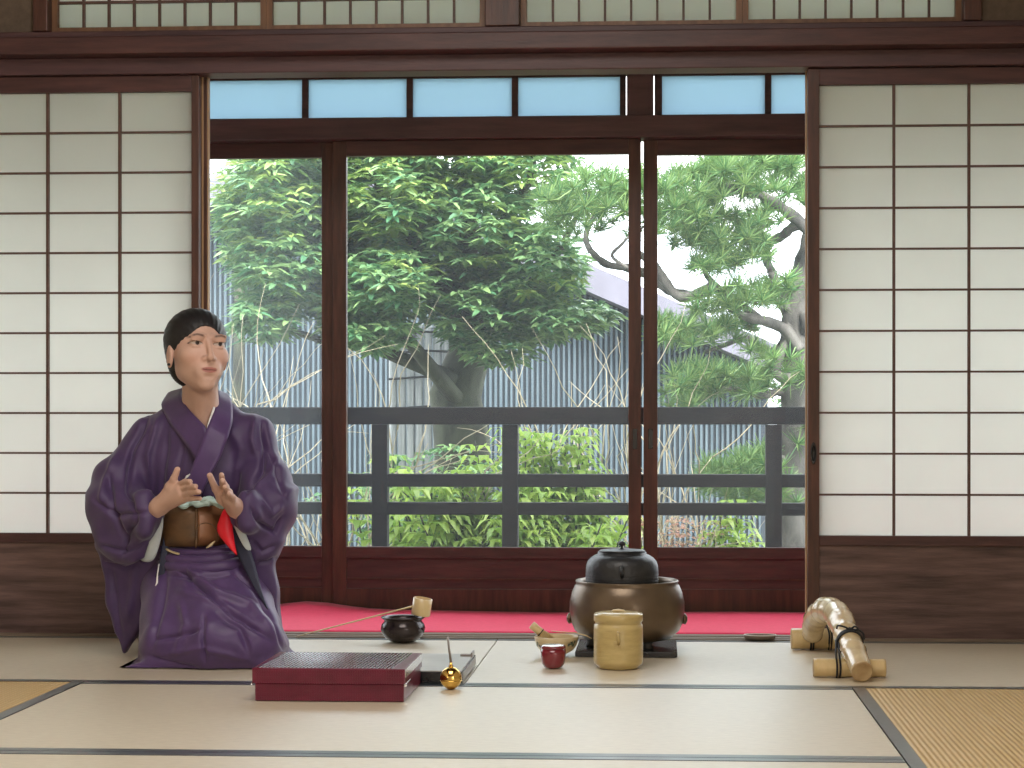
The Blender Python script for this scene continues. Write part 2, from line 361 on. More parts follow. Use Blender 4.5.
# ---- veranda: felt, glazed doors, frosted transom
m = MB()
nx, ny = 60, 12; vs = []
def felt_z(x, u): return .002 + .003 * math.sin(x * 5) * u + (.030 * math.exp(-((x + 1.22) / .16) ** 2) * max(0, u - .72) / .28)
x0, x1, y0, y1 = XL - .3, XR + .3, 5.668, 6.318
for i in range(nx + 1):
    for j in range(ny + 1):
        u = j / ny; x = x0 + (x1 - x0) * i / nx; vs.append((x, y0 + (y1 - y0) * u, felt_z(x, u)))
fs = [(i * (ny + 1) + j, (i + 1) * (ny + 1) + j, (i + 1) * (ny + 1) + j + 1, i * (ny + 1) + j + 1) for i in range(nx) for j in range(ny)]
m.add(vs, fs, True); o = m.build('felt_carpet', 'felt'); tag(o, 'long red felt carpet on the veranda in front of the glazed doors', 'carpet')
sm = o.modifiers.new('thick', 'SOLIDIFY'); sm.thickness = .006; sm.offset = -1; o.location.z = .0
zd = lambda py: ZZ(py, YD)
ZG0, ZG1 = zd(547.5), zd(154.5); ZDT = zd(139.5)
struct(bxo('trim_11', (XL - 1.2, YD - .05, -.05), (XR + 1.2, YD + .07, -.006), 'wood'))     # door sill
def gdoor(name, x0, x1, y, sl, sr, handle=None, gm='glass', pan='wood'):
    r = struct(empty(name, ((x0 + x1) / 2, y, 0))); d = .015; zb = -.004
    m = MB(); m.box((x0, y - d, zb), (x0 + sl, y + d, ZDT)); shift(m.build('stile', 'woodv', bevel=.0015), r)
    m = MB(); m.box((x1 - sr, y - d, zb), (x1, y + d, ZDT)); shift(m.build('stile', 'woodv', bevel=.0015), r)
    a, b = x0 + sl, x1 - sr
    m = MB(); m.box((a, y - d, ZG1), (b, y + d, ZDT)); shift(m.build('top_rail', 'wood', bevel=.0015), r)
    m = MB(); m.box((a, y - d, ZG0 - .04), (b, y + d, ZG0)); shift(m.build('middle_rail', 'wood', bevel=.0015), r)
    m = MB(); m.box((a, y - .004, .075), (b, y + .006, ZG0 - .04)); shift(m.build('board_panel', 'wood'), r)
    m = MB(); m.box((a, y - .010, .105), (b, y - .004, .111)); shift(m.build('moulding', 'woodv'), r)
    m = MB(); m.box((a, y - d, zb), (b, y + d, .075)); shift(m.build('bottom_rail', 'woodv', bevel=.0015), r)
    shift(bxo('glass', (a, y - .0015, ZG0), (b, y + .0015, ZG1), gm), r)
    for h in handle or []:
        m = MB(); z = zd(439); m.box((h - .008, y - d - .003, z - .035), (h + .008, y - d, z + .035)); m2 = m.build('finger_pull', 'black', bevel=.001); shift(m2, r)
xd = lambda px: PX2(px, YD)
gdoor('door_5', xd(641) - 3 * 1.076, xd(333) - 1.08, YD, .04, .04)
gdoor('door_6', xd(333) - 1.075, xd(333) + .002, YD + .034, .045, xd(333) - xd(320), gm='glass2')
gdoor('door_7', xd(333.5), xd(641), YD, xd(347) - xd(333.5), xd(641) - xd(628.5), handle=[xd(635)])
gdoor('door_8', xd(643.5), xd(643.5) + 1.076, YD + .034, xd(657.5) - xd(643.5), .045, handle=[xd(650.5)])
gdoor('door_9', xd(643.5) + 1.078, xd(643.5) + 2.1, YD, .045, .045)
# lintel over the glazed doors, post between the transoms, head rail
struct(bxo('trim_12', (XL - 1.2, YD - .05, ZDT + .001), (XR + 1.2, YD + .07, zd(117.5)), 'beam', bevel=.003))
ZT0, ZT1 = zd(117.3), zd(76.5)
struct(bxo('trim_13', (XL - 1.2, YD - .05, ZT1 + .012), (XR + 1.2, YD + .07, ZT1 + .14), 'beam', bevel=.003))
struct(bxo('trim_14', (xd(627), YD - .045, ZT0), (xd(653.5), YD + .06, ZT1 + .012), 'beam', bevel=.003))
def transom(name, xs, x0, x1):
    r = struct(empty(name, ((x0 + x1) / 2, YD, ZT0))); y = YD + .01; d = .012
    m = MB(); m.box((x0, y - d, ZT0 + .0005), (x1, y + d, ZT0 + .006)); m.box((x0, y - d, ZT1), (x1, y + d, ZT1 + .0115))
    e = [x0] + [v for p in xs for v in p] + [x1]
    for k in range(0, len(e), 2): m.box((e[k], y - d, ZT0 + .006), (e[k + 1], y + d, ZT1))
    shift(m.build('frame', 'wood'), r)
    for a, b in xs: shift(bxo('pane', (a, y - .002, ZT0 + .006), (b, y + .002, ZT1), 'frost'), r)
st = .346; gp = .0215
la = [(xd(518), xd(620))]
for k in range(7): la.insert(0, (la[0][0] - gp - st, la[0][0] - gp))
transom('window_5', la, XL - 1.2, xd(626))
ra = [(xd(662), xd(765))]
for k in range(4): ra.append((ra[-1][1] + gp, ra[-1][1] + gp + st))
transom('window_6', ra, xd(654.5), XR + 1.2)
# wall above, veranda ceiling and eave
struct(bxo('wall_outer', (XL - 1.2, YD - .03, ZT1 + .14), (XR + 1.2, YD + .05, 2.02), 'plaster2'))
w7 = struct(empty('added_clerestory', (-.5, YD, 2.02)))  # unseen clerestory, added so sky light reaches the upper paper
shift(bxo('pane', (XL - 1.2, YD, 2.04), (XR + 1.2, YD + .004, 2.40), 'paper_up'), w7)
m = MB(); m.box((XL - 1.2, YD - .02, 2.0205), (XR + 1.2, YD + .02, 2.04)); m.box((XL - 1.2, YD - .02, 2.40), (XR + 1.2, YD + .02, 2.419))
for k in range(14): x = XL - 1.2 + .02 + k * .476; m.box((x - .01, YD - .015, 2.04), (x + .01, YD - .0005, 2.40))
shift(m.build('frame', 'wood'), w7)
struct(bxo('ceiling', (XL - 1.2, 5.645, 2.42), (XR + 1.2, YD + .05, 2.46), 'plaster2'))
m = MB(); m.add([(XL - 1.4, YD + .051, 2.47), (XR + 1.4, YD + .051, 2.47), (XR + 1.4, 7.30, 2.42), (XL - 1.4, 7.30, 2.42),
                 (XL - 1.4, YD + .051, 2.55), (XR + 1.4, YD + .051, 2.55), (XR + 1.4, 7.30, 2.50), (XL - 1.4, 7.30, 2.50)],
                [(0, 1, 2, 3), (7, 6, 5, 4), (0, 4, 5, 1), (1, 5, 6, 2), (2, 6, 7, 3), (3, 7, 4, 0)]); struct(m.build('roof', 'beam'))
m = MB(); m.box((XL - 1.3, 5.65, -.1), (XL - 1.2, 6.40, 2.42)); struct(m.build('wall_left', 'plaster2'))
m = MB(); m.box((XR + 1.2, 5.65, -.1), (XR + 1.3, 6.40, 2.42)); struct(m.build('wall_right', 'plaster2'))
# ---- railing outside
YR = 6.93
r = thing('railing', (-.5, YR, -.06), 'dark wooden veranda railing with three rails outside the glazed doors', 'railing')
zr = lambda py: ZZ(py, YR)
for n_, a, b, w in (('top_rail', 407, 424.5, .036), ('rail', 474, 487, .022), ('rail', 502.5, 515, .022)):
    shift(bxo(n_, (XL - 1.2, YR - w, zr(b)), (XR + 1.2, YR + w, zr(a)), 'rail', bevel=.004), r)
p0, p1 = PX2(380.5, YR), PX2(510.5, YR)
for k, x in enumerate([p0 - 3 * (p1 - p0) * 0.95 - .1, p0, p1, PX2(773.5, YR), PX2(773.5, YR) + .97]):
    m = MB(); m.box((x - .030, YR - .028, -.06), (x + .030, YR + .028, zr(424.6))); shift(m.build('post', 'rail', bevel=.003), r)
struct(bxo('floor', (XL - 1.2, YD + .072, -.10), (XR + 1.2, 7.05, -.061), 'sill'))
# ================================================================ GARDEN
GZ = -.45
o = struct(bxo('ground', (-14, 7.06, GZ - .1), (14, 40, GZ), 'earth'))
# neighbouring house with dark slatted siding and a gable verge
YH = 15.0
def H(px, py): p = P(px, py, YH); return (p.x, p.z)
house = thing('house', (P(420, 423, YH).x, YH, GZ), 'neighbouring house with dark blue-grey vertical siding and a gable roof behind the garden trees', 'house')
A = H(322, 180); L = H(120, 247); R = H(768, 372)
A = (A[0], A[1])
m = MB(); m.prism([(L[0], GZ), (R[0], GZ), R, A, L], YH, YH + 5); shift(m.build('wall', 'siding'), house)
m = MB(); x = L[0] + .03
def roofz(x):
    if x < A[0]: return L[1] + (A[1] - L[1]) * (x - L[0]) / (A[0] - L[0])
    return A[1] + (R[1] - A[1]) * (x - A[0]) / (R[0] - A[0])
while x < R[0] - .03:
    w = .008 + .003 * random.random(); m.box((x - w, YH - .03, GZ), (x + w, YH - .0005, roofz(x) - .01)); x += .043
o = shift(m.build('siding_slats', 'slat'), house); o['kind'] = 'stuff'
def slope(p, q, th): return [p, q, (q[0], q[1] + th), (p[0], p[1] + th)]
ov = .22
Lx = (L[0] - .5, L[1] - .5 * (A[1] - L[1]) / (A[0] - L[0])); Rx = (R[0] + .06, R[1] - .06 * (A[1] - R[1]) / (R[0] - A[0]))
m = MB(); m.prism(slope(Lx, A, ov), YH - .45, YH + 5.3); shift(m.build('roof', 'roof'), house)
m = MB(); m.prism(slope((A[0] + .001, A[1]), Rx, ov), YH - .45, YH + 5.3); shift(m.build('roof', 'roof'), house)

def leaf_rosette(m, c, n, ln, wd, up=.2, droop=.25, seed=None, spread=1.0):
    for k in range(n):
        a = 2 * math.pi * (k + random.random() * .6) / n; el = up + random.uniform(-.35, .45)
        d = Vector((math.cos(a) * math.cos(el), math.sin(a) * math.cos(el), math.sin(el))).normalized()
        s = d.cross(Vector((0, 0, 1))).normalized(); nn = s.cross(d); l = ln * random.uniform(.7, 1.15); w = wd * random.uniform(.8, 1.15)
        s = (s + nn * random.uniform(-.5, .5)).normalized(); nn = s.cross(d)
        q0 = c + d * .01; q1 = c + d * l * .38 + Vector((0, 0, l * .03)); q3 = c + d * l * .72 - Vector((0, 0, l * droop * .45)); q2 = c + d * l + Vector((0, 0, -l * droop))
        m.add([q0, q1 + s * w + nn * w * .3, q1, q1 - s * w + nn * w * .3, q3 + s * w * .8 + nn * w * .2, q3, q3 - s * w * .8 + nn * w * .2, q2], [(0, 1, 2), (0, 2, 3), (1, 4, 5, 2), (2, 5, 6, 3), (4, 7, 5), (5, 7, 6)])
def branch(m, p, d, r, n, step, wob=.3, kids=0, grav=0.0):
    pts = [p.copy()]; rr = [r]; out = [(p.copy(), d.copy())]
    for i in range(n):
        d = (d + Vector((random.gauss(0, wob), random.gauss(0, wob), random.gauss(0, wob) + grav)) * .5).normalized()
        p = p + d * step; pts.append(p.copy()); rr.append(r * (1 - .8 * (i + 1) / n)); out.append((p.copy(), d.copy()))
    m.tube(pts, rr, 5)
    if kids:
        for (q, dd) in out[1:]:
            if random.random() < .75:
                nd = (dd + Vector((random.gauss(0, .42), random.gauss(0, .3), random.gauss(.3, .4)))).normalized()
                branch(m, q, nd, r * .5, max(3, n - 2), step * .8, wob, kids - 1, grav)
    return out
# ---- the broad evergreen tree
tree = thing('evergreen_tree', (P(462, 423, 10.4).x, 10.4, GZ), 'large evergreen tree with long glossy leaves filling the middle glazed door', 'tree')
m = MB()
def pts(*a): return [P(x, y, Y) for x, y, Y in a]
m.tube([Vector((P(462, 423, 10.4).x + .03, 10.4, GZ))] + pts((462, 440, 10.4), (455, 395, 10.4), (470, 350, 10.4), (462, 290, 10.3), (470, 220, 10.3), (455, 120, 10.3)), [.17, .16, .15, .12, .08, .05, .03], 12)
shift(m.build('trunk', 'barkd'), tree)
m = MB()
for (a, b, c, d) in (((458, 400), (400, 330), (330, 270), (255, 210)), ((465, 350), (520, 300), (560, 250), (585, 200)), ((462, 320), (420, 250), (380, 190), (350, 120)),
                     ((465, 300), (500, 230), (530, 180), (540, 120)), ((455, 380), (380, 350), (320, 340), (260, 320)), ((465, 340), (520, 330), (570, 330), (600, 325))):
    pp = [P(*q, 10.3 + random.uniform(-.5, .4) * (i > 0)) for i, q in enumerate((a, b, c, d))]; m.tube(pp, [.05, .035, .022, .01], 7)
shift(m.build('branches', 'barkd'), tree)
m = MB()
# crown masses: px, py, radius px x, y, Y, half depth, count
masses = [(270, 200, 52, 50, 10.1, .8, 170), (285, 270, 55, 50, 10.0, .8, 170), (265, 320, 36, 26, 9.8, .6, 45), (330, 140, 70, 50, 10.4, .9, 150),
          (390, 200, 60, 55, 10.2, .9, 200), (390, 285, 60, 38, 9.9, .8, 150), (375, 335, 38, 22, 9.7, .5, 45), (455, 150, 70, 45, 10.4, .9, 170), (470, 230, 65, 55, 10.2, .9, 210),
          (480, 310, 55, 40, 10.1, .7, 130), (540, 270, 48, 45, 10.0, .7, 120), (555, 320, 48, 22, 9.9, .5, 55), (530, 170, 50, 38, 10.3, .8, 75), (455, 105, 130, 40, 10.5, .8, 130),
          (595, 318, 20, 14, 9.9, .3, 10), (330, 215, 50, 60, 10.3, .8, 120), (240, 235, 22, 40, 10, .5, 30), (345, 310, 30, 40, 9.9, .5, 45), (500, 350, 40, 18, 9.9, .4, 26)]
leafc = 0
for (cx, cy, rx, ry, Y, dy, n) in masses:
    for k in range(int(n * 1.9)):
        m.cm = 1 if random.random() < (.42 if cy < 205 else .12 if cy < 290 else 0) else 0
        while True:
            u, v, w = random.uniform(-1, 1), random.uniform(-1, 1), random.uniform(-1, 1)
            if .25 < u * u + v * v + w * w < 1: break
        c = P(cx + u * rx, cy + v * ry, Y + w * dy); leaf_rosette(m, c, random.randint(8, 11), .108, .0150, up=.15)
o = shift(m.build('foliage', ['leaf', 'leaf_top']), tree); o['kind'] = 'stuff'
# ---- tree far left top: thin dark twigs with small leaves
t2 = thing('tree', (P(236, 423, 12.5).x, 12.5, GZ), 'thin leafy tree against the white sky over the slope of the neighbouring roof', 'tree')
m = MB(); m.tube([Vector((P(236, 423, 12.5).x, 12.5, GZ))] + pts((240, 300, 12.5), (238, 200, 12.5), (242, 130, 12.5)), [.05, .04, .03, .01], 6); shift(m.build('trunk', 'barkd'), t2)
m = MB()
for k in range(70): leaf_rosette(m, P(random.gauss(248, 16), random.gauss(160, 22), 12.5 + random.uniform(-.3, .3)), 5, .05, .012)
for k in range(40): leaf_rosette(m, P(random.gauss(480, 60), random.gauss(165, 18), 12.5 + random.uniform(-.3, .3)), 5, .05, .012)
o = shift(m.build('foliage', 'leaf'), t2); o['kind'] = 'stuff'

# ---- black pine
YP = 9.3
pine = thing('pine_tree', (P(800, 423, YP).x, YP, GZ), 'old garden pine with layered needle pads and crooked branches behind the right glazed door', 'tree')
def bumpy(m, pl, r0, r1, n=9):
    # resample smooth polyline with small bumps
    pl = [Vector(p) for p in pl]; out = []; rr = []; N = (len(pl) - 1) * 5
    for i in range(N + 1):
        u = i / 5; k = min(int(u), len(pl) - 2); f = u - k
        p0 = pl[max(k - 1, 0)]; p1 = pl[k]; p2 = pl[k + 1]; p3 = pl[min(k + 2, len(pl) - 1)]
        p = .5 * ((2 * p1) + (p2 - p0) * f + (2 * p0 - 5 * p1 + 4 * p2 - p3) * f * f + (3 * p1 - p0 - 3 * p2 + p3) * f ** 3)
        out.append(p); rr.append((r0 + (r1 - r0) * i / N) * random.uniform(.86, 1.16))
    m.tube(out, rr, n)
m = MB(); b0 = Vector((P(806, 423, YP).x, YP, GZ))
bumpy(m, [b0] + pts((800, 560, YP), (792, 500, YP), (797, 440, YP), (800, 390, YP), (796, 340, YP), (800, 290, YP), (812, 240, YP), (822, 180, YP)), .13, .045, 12)
shift(m.build('trunk', 'bark'), pine)
m = MB()
BR = [((820, 240), (800, 222), (782, 208), (765, 197), (745, 190), (728, 185), .034, .014), ((812, 225), (795, 226), (782, 236), (768, 244), (766, 258), (772, 272), .026, .020),
      ((772, 272), (778, 288), (790, 300), (800, 312), (806, 325), (800, 345), .022, .03), ((800, 350), (785, 330), (768, 322), (750, 318), (735, 312), (722, 300), .034, .016),
      ((760, 320), (735, 300), (715, 285), (705, 270), (722, 264), (738, 256), .022, .008), ((715, 285), (695, 295), (678, 296), (664, 280), (652, 262), (640, 255), .03, .02),
      ((690, 296), (668, 290), (648, 275), (628, 268), (606, 264), (590, 250), .026, .018), ((590, 250), (586, 240), (588, 228), (594, 215), (590, 200), (584, 190), .017, .009),
      ((628, 268), (612, 256), (622, 244), (630, 236), (640, 230), (648, 222), .010, .005), ((785, 335), (776, 350), (760, 345), (745, 338), (725, 345), (705, 352), .018, .01),
      ((798, 400), (780, 392), (762, 396), (740, 390), (718, 388), (695, 388), .024, .010), ((795, 465), (780, 458), (762, 470), (745, 480), (730, 485), (712, 490), .020, .008),
      ((740, 190), (722, 196), (705, 200), (694, 196), (680, 200), (668, 214), .013, .005), ((768, 244), (760, 232), (766, 220), (766, 208), (762, 200), (755, 195), .010, .006),
      ((806, 330), (790, 310), (782, 296), (800, 280), (812, 270), (822, 260), .026, .018), ((790, 380), (776, 372), (782, 350), (790, 330), (784, 312), (776, 300), .028, .014)]
for b in BR:
    yy = YP + random.uniform(-.15, .15)
    bumpy(m, [P(x, y, yy + .03 * i * random.uniform(-1, 1)) for i, (x, y) in enumerate(b[:6])], b[6], b[7], 8)
shift(m.build('branches', 'bark'), pine)
def needles(m, c, n, ln, up=.55):
    ax = Vector((random.gauss(0, .35), random.gauss(-.1, .35), 1)).normalized()
    for k in range(n):
        while True:
            d = Vector((random.gauss(0, 1), random.gauss(0, 1), random.gauss(0, 1)))
            if d.length > .1: break
        d = (d.normalized() + ax * up).normalized(); l = ln * random.uniform(.7, 1.1)
        s = d.cross(Vector((random.random(), random.random(), random.random()))).normalized() * .0030
        e = c + d * l
        m.add([c + s, c - s, e - s * .3, e + s * .3], [(0, 1, 2, 3)])
m = MB()
pads = [(690, 190, 36, 22, 26), (722, 178, 34, 22, 24), (757, 172, 38, 24, 32), (790, 168, 28, 26, 16), (672, 213, 20, 14, 9), (700, 210, 30, 14, 12), (728, 232, 44, 22, 34), (742, 250, 32, 16, 16), (690, 240, 26, 14, 10), (715, 262, 28, 10, 10),
        (800, 195, 16, 12, 6), (770, 215, 24, 10, 8), (590, 190, 36, 22, 24), (570, 215, 26, 22, 14), (612, 205, 30, 28, 16), (555, 200, 20, 16, 8), (632, 180, 20, 10, 5), (640, 215, 20, 30, 8),
        (775, 290, 24, 14, 10), (800, 285, 18, 18, 9), (720, 300, 28, 14, 12), (742, 295, 22, 12, 8), (695, 325, 34, 20, 22), (675, 330, 22, 16, 10), (735, 328, 22, 12, 8),
        (700, 378, 36, 14, 20), (738, 380, 36, 16, 24), (680, 395, 24, 12, 10), (790, 372, 24, 20, 15), (806, 360, 12, 20, 6), (765, 350, 18, 8, 5),
        (735, 470, 34, 15, 24), (762, 462, 22, 14, 12), (712, 482, 26, 8, 10), (750, 492, 34, 8, 12), (800, 440, 10, 20, 4), (795, 490, 18, 14, 6), (670, 180, 22, 10, 4), (655, 175, 12, 24, 4)]
for (cx, cy, rx, ry, n) in pads:
    for k in range(int(n * 1.6)):
        a = random.uniform(0, 6.28); q = math.sqrt(random.random())
        needles(m, P(cx + math.cos(a) * q * rx, cy + math.sin(a) * q * ry + 2, YP + random.uniform(-.32, .3)), 46, .095)
o = shift(m.build('needles', 'needle'), pine); o['kind'] = 'stuff'

# ---- weathered bamboo screen behind the tree
bs = thing('bamboo_fence', (P(425, 423, 11.4).x, 11.4, GZ), 'weathered grey bamboo screen tied with dark cords, seen between the tree leaves', 'fence')
m = MB(); xa, xb = P(393, 423, 11.4).x, P(462, 423, 11.4).x; x = xa
while x < xb:
    m.tube([(x, 11.4, GZ), (x, 11.4, ZZ(322 + random.uniform(-2, 4), 11.4))], .026, 8); x += .055
shift(m.build('pole', 'bamboo_old'), bs)
for o_ in []: pass
m = MB()
for py in (333, 352, 378, 408):
    m.tube([(xa - .02, 11.365, ZZ(py + 1, 11.4)), ((xa + xb) / 2, 11.362, ZZ(py - 1.5, 11.4)), (xb, 11.365, ZZ(py, 11.4))], .008, 6)
shift(m.build('cord_binding', 'cord'), bs)
# ---- bare shrubs
def bare(cpx, Y, label, stems, seed, h):
    random.seed(seed); x = P(cpx, 423, Y).x
    t = thing('bare_shrub', (x, Y, GZ), label, 'shrub', 'leafless shrubs by the veranda'); m = MB()
    for k in range(stems):
        d = Vector((random.gauss(0, .25), random.gauss(0, .12), 1)).normalized()
        branch(m, Vector((x + random.gauss(0, .06), Y + random.gauss(0, .04), GZ)), d, .0075, 10, h / 10, .33, 1)
    shift(m.build('twigs', 'twig'), t); return t
bare(268, 8.3, 'leafless shrub with pale branching twigs outside the left glazed door', 6, 3, 1.25)
bare(372, 8.6, 'leafless shrub with pale twigs beside the trunk of the evergreen tree', 6, 5, 1.15)
bare(622, 8.8, 'leafless twiggy shrub near the meeting stiles of the glazed doors', 4, 9, 1.1)
bare(668, 8.9, 'sparse leafless shrub behind the right glazed door', 4, 12, 1.0)
# ---- leafy young shrubs
def nandina(cpx, Y, toppy, n, label, seed, spread=.16, mat='leafy'):
    random.seed(seed); x = P(cpx, 423, Y).x; zt_ = ZZ(toppy, Y)
    t = thing('leafy_shrub', (x, Y, GZ), label, 'shrub', 'leafy shrubs below the railing')
    ms = MB(); mf = MB()
    n = int(n * 1.6)
    for k in range(n):
        bx = x + random.gauss(0, spread * .5); tx = x + random.gauss(0, spread); by = Y + random.gauss(0, .1); h = zt_ - random.uniform(0, .28) * (k > 0)
        base = Vector((bx, by, GZ)); top = Vector((tx, by, h)); ms.tube([base, base.lerp(top, .5) + Vector((.01, 0, 0)), top], [.008, .006, .003], 5)
        L_ = top.z - GZ; s = .22
        while s < 1.0:
            c = base.lerp(top, s); nl = random.randint(5, 7)
            for j in range(nl):
                a = 2 * math.pi * (j + random.random() * .7) / nl; l = random.uniform(.11, .18) * (1.15 - s * .45)
                d = Vector((math.cos(a), math.sin(a), 0)); sd = Vector((-d.y, d.x, 0)); w = l * .13
                q = [c, c + d * l * .35 + Vector((0, 0, l * .28)), c + d * l * .72 + Vector((0, 0, l * .25)), c + d * l + Vector((0, 0, -l * .08))]
                mf.add([q[0], q[1] + sd * w, q[1] - sd * w, q[2] + sd * w * .9, q[2] - sd * w * .9, q[3]], [(0, 1, 2), (1, 3, 4, 2), (3, 5, 4)], True)
            s += random.uniform(.028, .05) / L_ * 1.1
    shift(ms.build('stem', 'barkd'), t); o = shift(mf.build('foliage', mat), t); o['kind'] = 'stuff'; return t
nandina(552, 8.2, 424, 5, 'tall yellow-green shrub with arching leaves right of the middle railing post', 21, .10)
nandina(505, 8.0, 428, 4, 'yellow-green leafy shrub just behind the middle railing post', 22, .10)
nandina(597, 8.3, 438, 4, 'yellow-green leafy shrub left of the meeting stiles of the glazed doors', 23, .08)
nandina(455, 8.0, 462, 7, 'low bright green shrub between the two railing posts of the middle door', 24, .17)
nandina(415, 7.9, 484, 6, 'low bright green shrub beside the railing post nearest the double stiles', 25, .10)
nandina(560, 7.8, 490, 10, 'low spreading yellow-green shrub under the lowest rail, behind the kettle', 26, .26)
nandina(500, 7.8, 492, 7, 'low spreading yellow-green shrub under the lowest rail at the middle post', 27, .20)
nandina(728, 8.1, 500, 6, 'small green shrub under the lowest rail behind the right glazed door', 28, .10)
nandina(400, 8.9, 455, 6, 'green shrub among the bare twigs beside the evergreen tree', 29, .14, 'leaf')
random.seed(40)
x = P(682, 423, 8.0).x
t = thing('low_shrub', (x, 8.0, GZ), 'low shrub with pinkish red leaves under the rails of the right glazed door', 'shrub')
m = MB()
for k in range(150): leaf_rosette(m, P(random.gauss(684, 20), random.uniform(518, 585), 8.0 + random.uniform(-.2, .2)), 5, .035, .009)
o = shift(m.build('foliage', 'pink'), t); o['kind'] = 'stuff'
m = MB()
for k in range(8): branch(m, Vector((x + random.gauss(0, .05), 8.0, GZ)), Vector((random.gauss(0, .4), 0, 1)).normalized(), .006, 6, .10, .3, 1)
shift(m.build('twigs', 'twig'), t)
# evergreen undergrowth behind the low shrubs
random.seed(50)
for (cx, cy, rx, ry, Y, n, lab) in ((440, 500, 75, 55, 9.4, 150, 'dark green undergrowth bush beneath the evergreen tree'), (345, 520, 40, 50, 9.6, 30, 'small dark green bush by the double stiles of the glazed doors'), (806, 450, 34, 110, 11.5, 260, 'tall dark bush behind the pine trunk at the right end of the glazed doors')):
    x = P(cx, 423, Y).x; t = thing('bush', (x, Y, GZ), lab, 'bush'); m = MB()
    for k in range(n):
        u, v = random.uniform(-1, 1), random.uniform(-1, 1)
        if u * u + v * v < 1: leaf_rosette(m, P(cx + u * rx, cy + v * ry, Y + random.uniform(-.3, .3)), 8, .07, .012)
    o = shift(m.build('foliage', 'leaf'), t); o['kind'] = 'stuff'
# ================================================================ TEA THINGS
def Rz(a): return Matrix.Rotation(a, 4, 'Z')
# two-tier red lacquer box
x0 = G(254, 702).x; x1 = G(404.5, 702).x; y0 = G(330, 702).y; y1 = y0 + .30
bx = thing('lacquer_box', ((x0 + x1) / 2, (y0 + y1) / 2, .0012), 'wide dark red lacquered box with a woven pattern and overlapping lid', 'box')
m = MB(); m.box((x0, y0, .0015), (x1, y1, .0425)); shift(m.build('base', 'boxlac', bevel=.002), bx)
m = MB(); m.box((x0 - .006, y0 - .004, .043), (x1 + .003, y1 + .004, .078)); shift(m.build('lid', 'boxlac', bevel=.002), bx)
m = MB()     # woven relief: vertical ribs on the front faces, slanted ribs on top
n = 62
for k in range(n):
    x = x0 + (x1 - x0) * (k + .5) / n
    for (za, zb, yy) in ((.004, .012, y0), (.014, .021, y0), (.023, .030, y0), (.032, .038, y0)): m.box((x - .0019, yy - .0009, za), (x + .0019, yy - .0001, zb))
    for (za, zb, yy) in ((.043, .050, y0 - .004), (.052, .059, y0 - .004), (.061, .067, y0 - .004), (.069, .075, y0 - .004)): m.box((x - .0019, yy - .0009, za), (x + .0019, yy - .0001, zb))
shift(m.build('woven_relief', 'boxlac'), bx)
m = MB(); n = 36
for k in range(n):
    x = x0 + .004 + (x1 - x0 - .03) * k / n
    for r_ in range(9):
        ya = y0 + .006 + r_ * .032; xx = x + .0012 * r_
        m.add([(xx, ya, .0781), (xx + .0056, ya, .0781), (xx + .0068, ya + .027, .0781), (xx + .0012, ya + .027, .0781), (xx + .0006, ya, .0793), (xx + .0048, ya, .0796), (xx + .0060, ya + .027, .0796), (xx + .0018, ya + .027, .0793)],
              [(4, 5, 6, 7), (0, 1, 5, 4), (1, 2, 6, 5), (2, 3, 7, 6), (3, 0, 4, 7)])
shift(m.build('woven_relief', 'boxtop'), bx)
m = MB(); m.box((x1 + .0012, y0 - .006, .037), (x1 + .006, y0 + .012, .044)); m.box((x1 + .0012, y0 + .012, .040), (x1 + .004, y0 + .09, .043)); shift(m.build('clasp', 'silver', bevel=.001), bx)
m = MB(); m.box((x0 - .009, y0 - .005, .037), (x0 - .0062, y0 + .012, .044)); shift(m.build('clasp', 'silver', bevel=.001), bx)
m = MB(); m.box((x1 + .0032, y0 - .002, .058), (x1 + .0042, y1, .0775)); shift(m.build('edge_strip', 'silver'), bx)
# flat pale-topped case behind
q = G(461, 684); xa, xb, ya, yb = q.x - .215, q.x + .002, y1 + .012, y1 + .012 + .345
cs = thing('flat_case', ((xa + xb) / 2, (ya + yb) / 2, .0012), 'flat dark case with a pale shiny top behind the red lacquer box', 'case')
m = MB(); m.box((xa, ya, .0015), (xb, yb, .029)); shift(m.build('body', 'black', bevel=.0015), cs)
m = MB(); m.box((xa + .003, ya + .003, .0292), (xb - .003, yb - .003, .0325)); shift(m.build('top', 'paleg', bevel=.001), cs)
m = MB(); m.box((xb + .0002, ya + .02, .006), (xb + .0016, yb - .01, .026)); shift(m.build('side_strip', 'steel'), cs)
m = MB(); m.box((xb - .035, yb - .06, .0326), (xb - .005, yb - .045, .038)); m.box((xb - .006, yb - .075, .0326), (xb - .001, yb - .02, .044)); shift(m.build('latch', 'steel', bevel=.001), cs)
# brass ball with rod
c = G(451, 689.3); rb = .0268
bb = thing('brass_ornament', (c.x, c.y, .0012), 'small polished brass ball with a thin upright metal rod in front of the flat case', 'ornament')
m = MB(); prof = [(rb * .42, .0018)]
for k in range(1, 30):
    a = -math.pi / 2 + .42 + (math.pi - .42 - .15) * k / 29; prof.append((rb * math.cos(a), .0012 + rb + rb * 1.02 * math.sin(a)))
m.lathe(prof, (c.x, c.y, 0), 40); shift(m.build('ball', 'brass'), bb)
m = MB(); m.lathe([(rb * .985, rb * .72), (rb * 1.03, rb * .74), (rb * 1.03, rb * .80), (rb * .985, rb * .82)], (c.x, c.y, .0012), 40, cap0=False, cap1=False); shift(m.build('seam_ring', 'brass'), bb)
m = MB(); m.lathe([(.006, .052), (.0065, .057), (.004, .060), (.0035, .066)], (c.x, c.y, 0), 16); shift(m.build('collar', 'brass'), bb)
m = MB(); m.tube([(c.x, c.y, .064), (c.x - .005, c.y, .10), (c.x - .008, c.y, .128)], [.0032, .0026, .003], 10); shift(m.build('rod', 'steel'), bb)
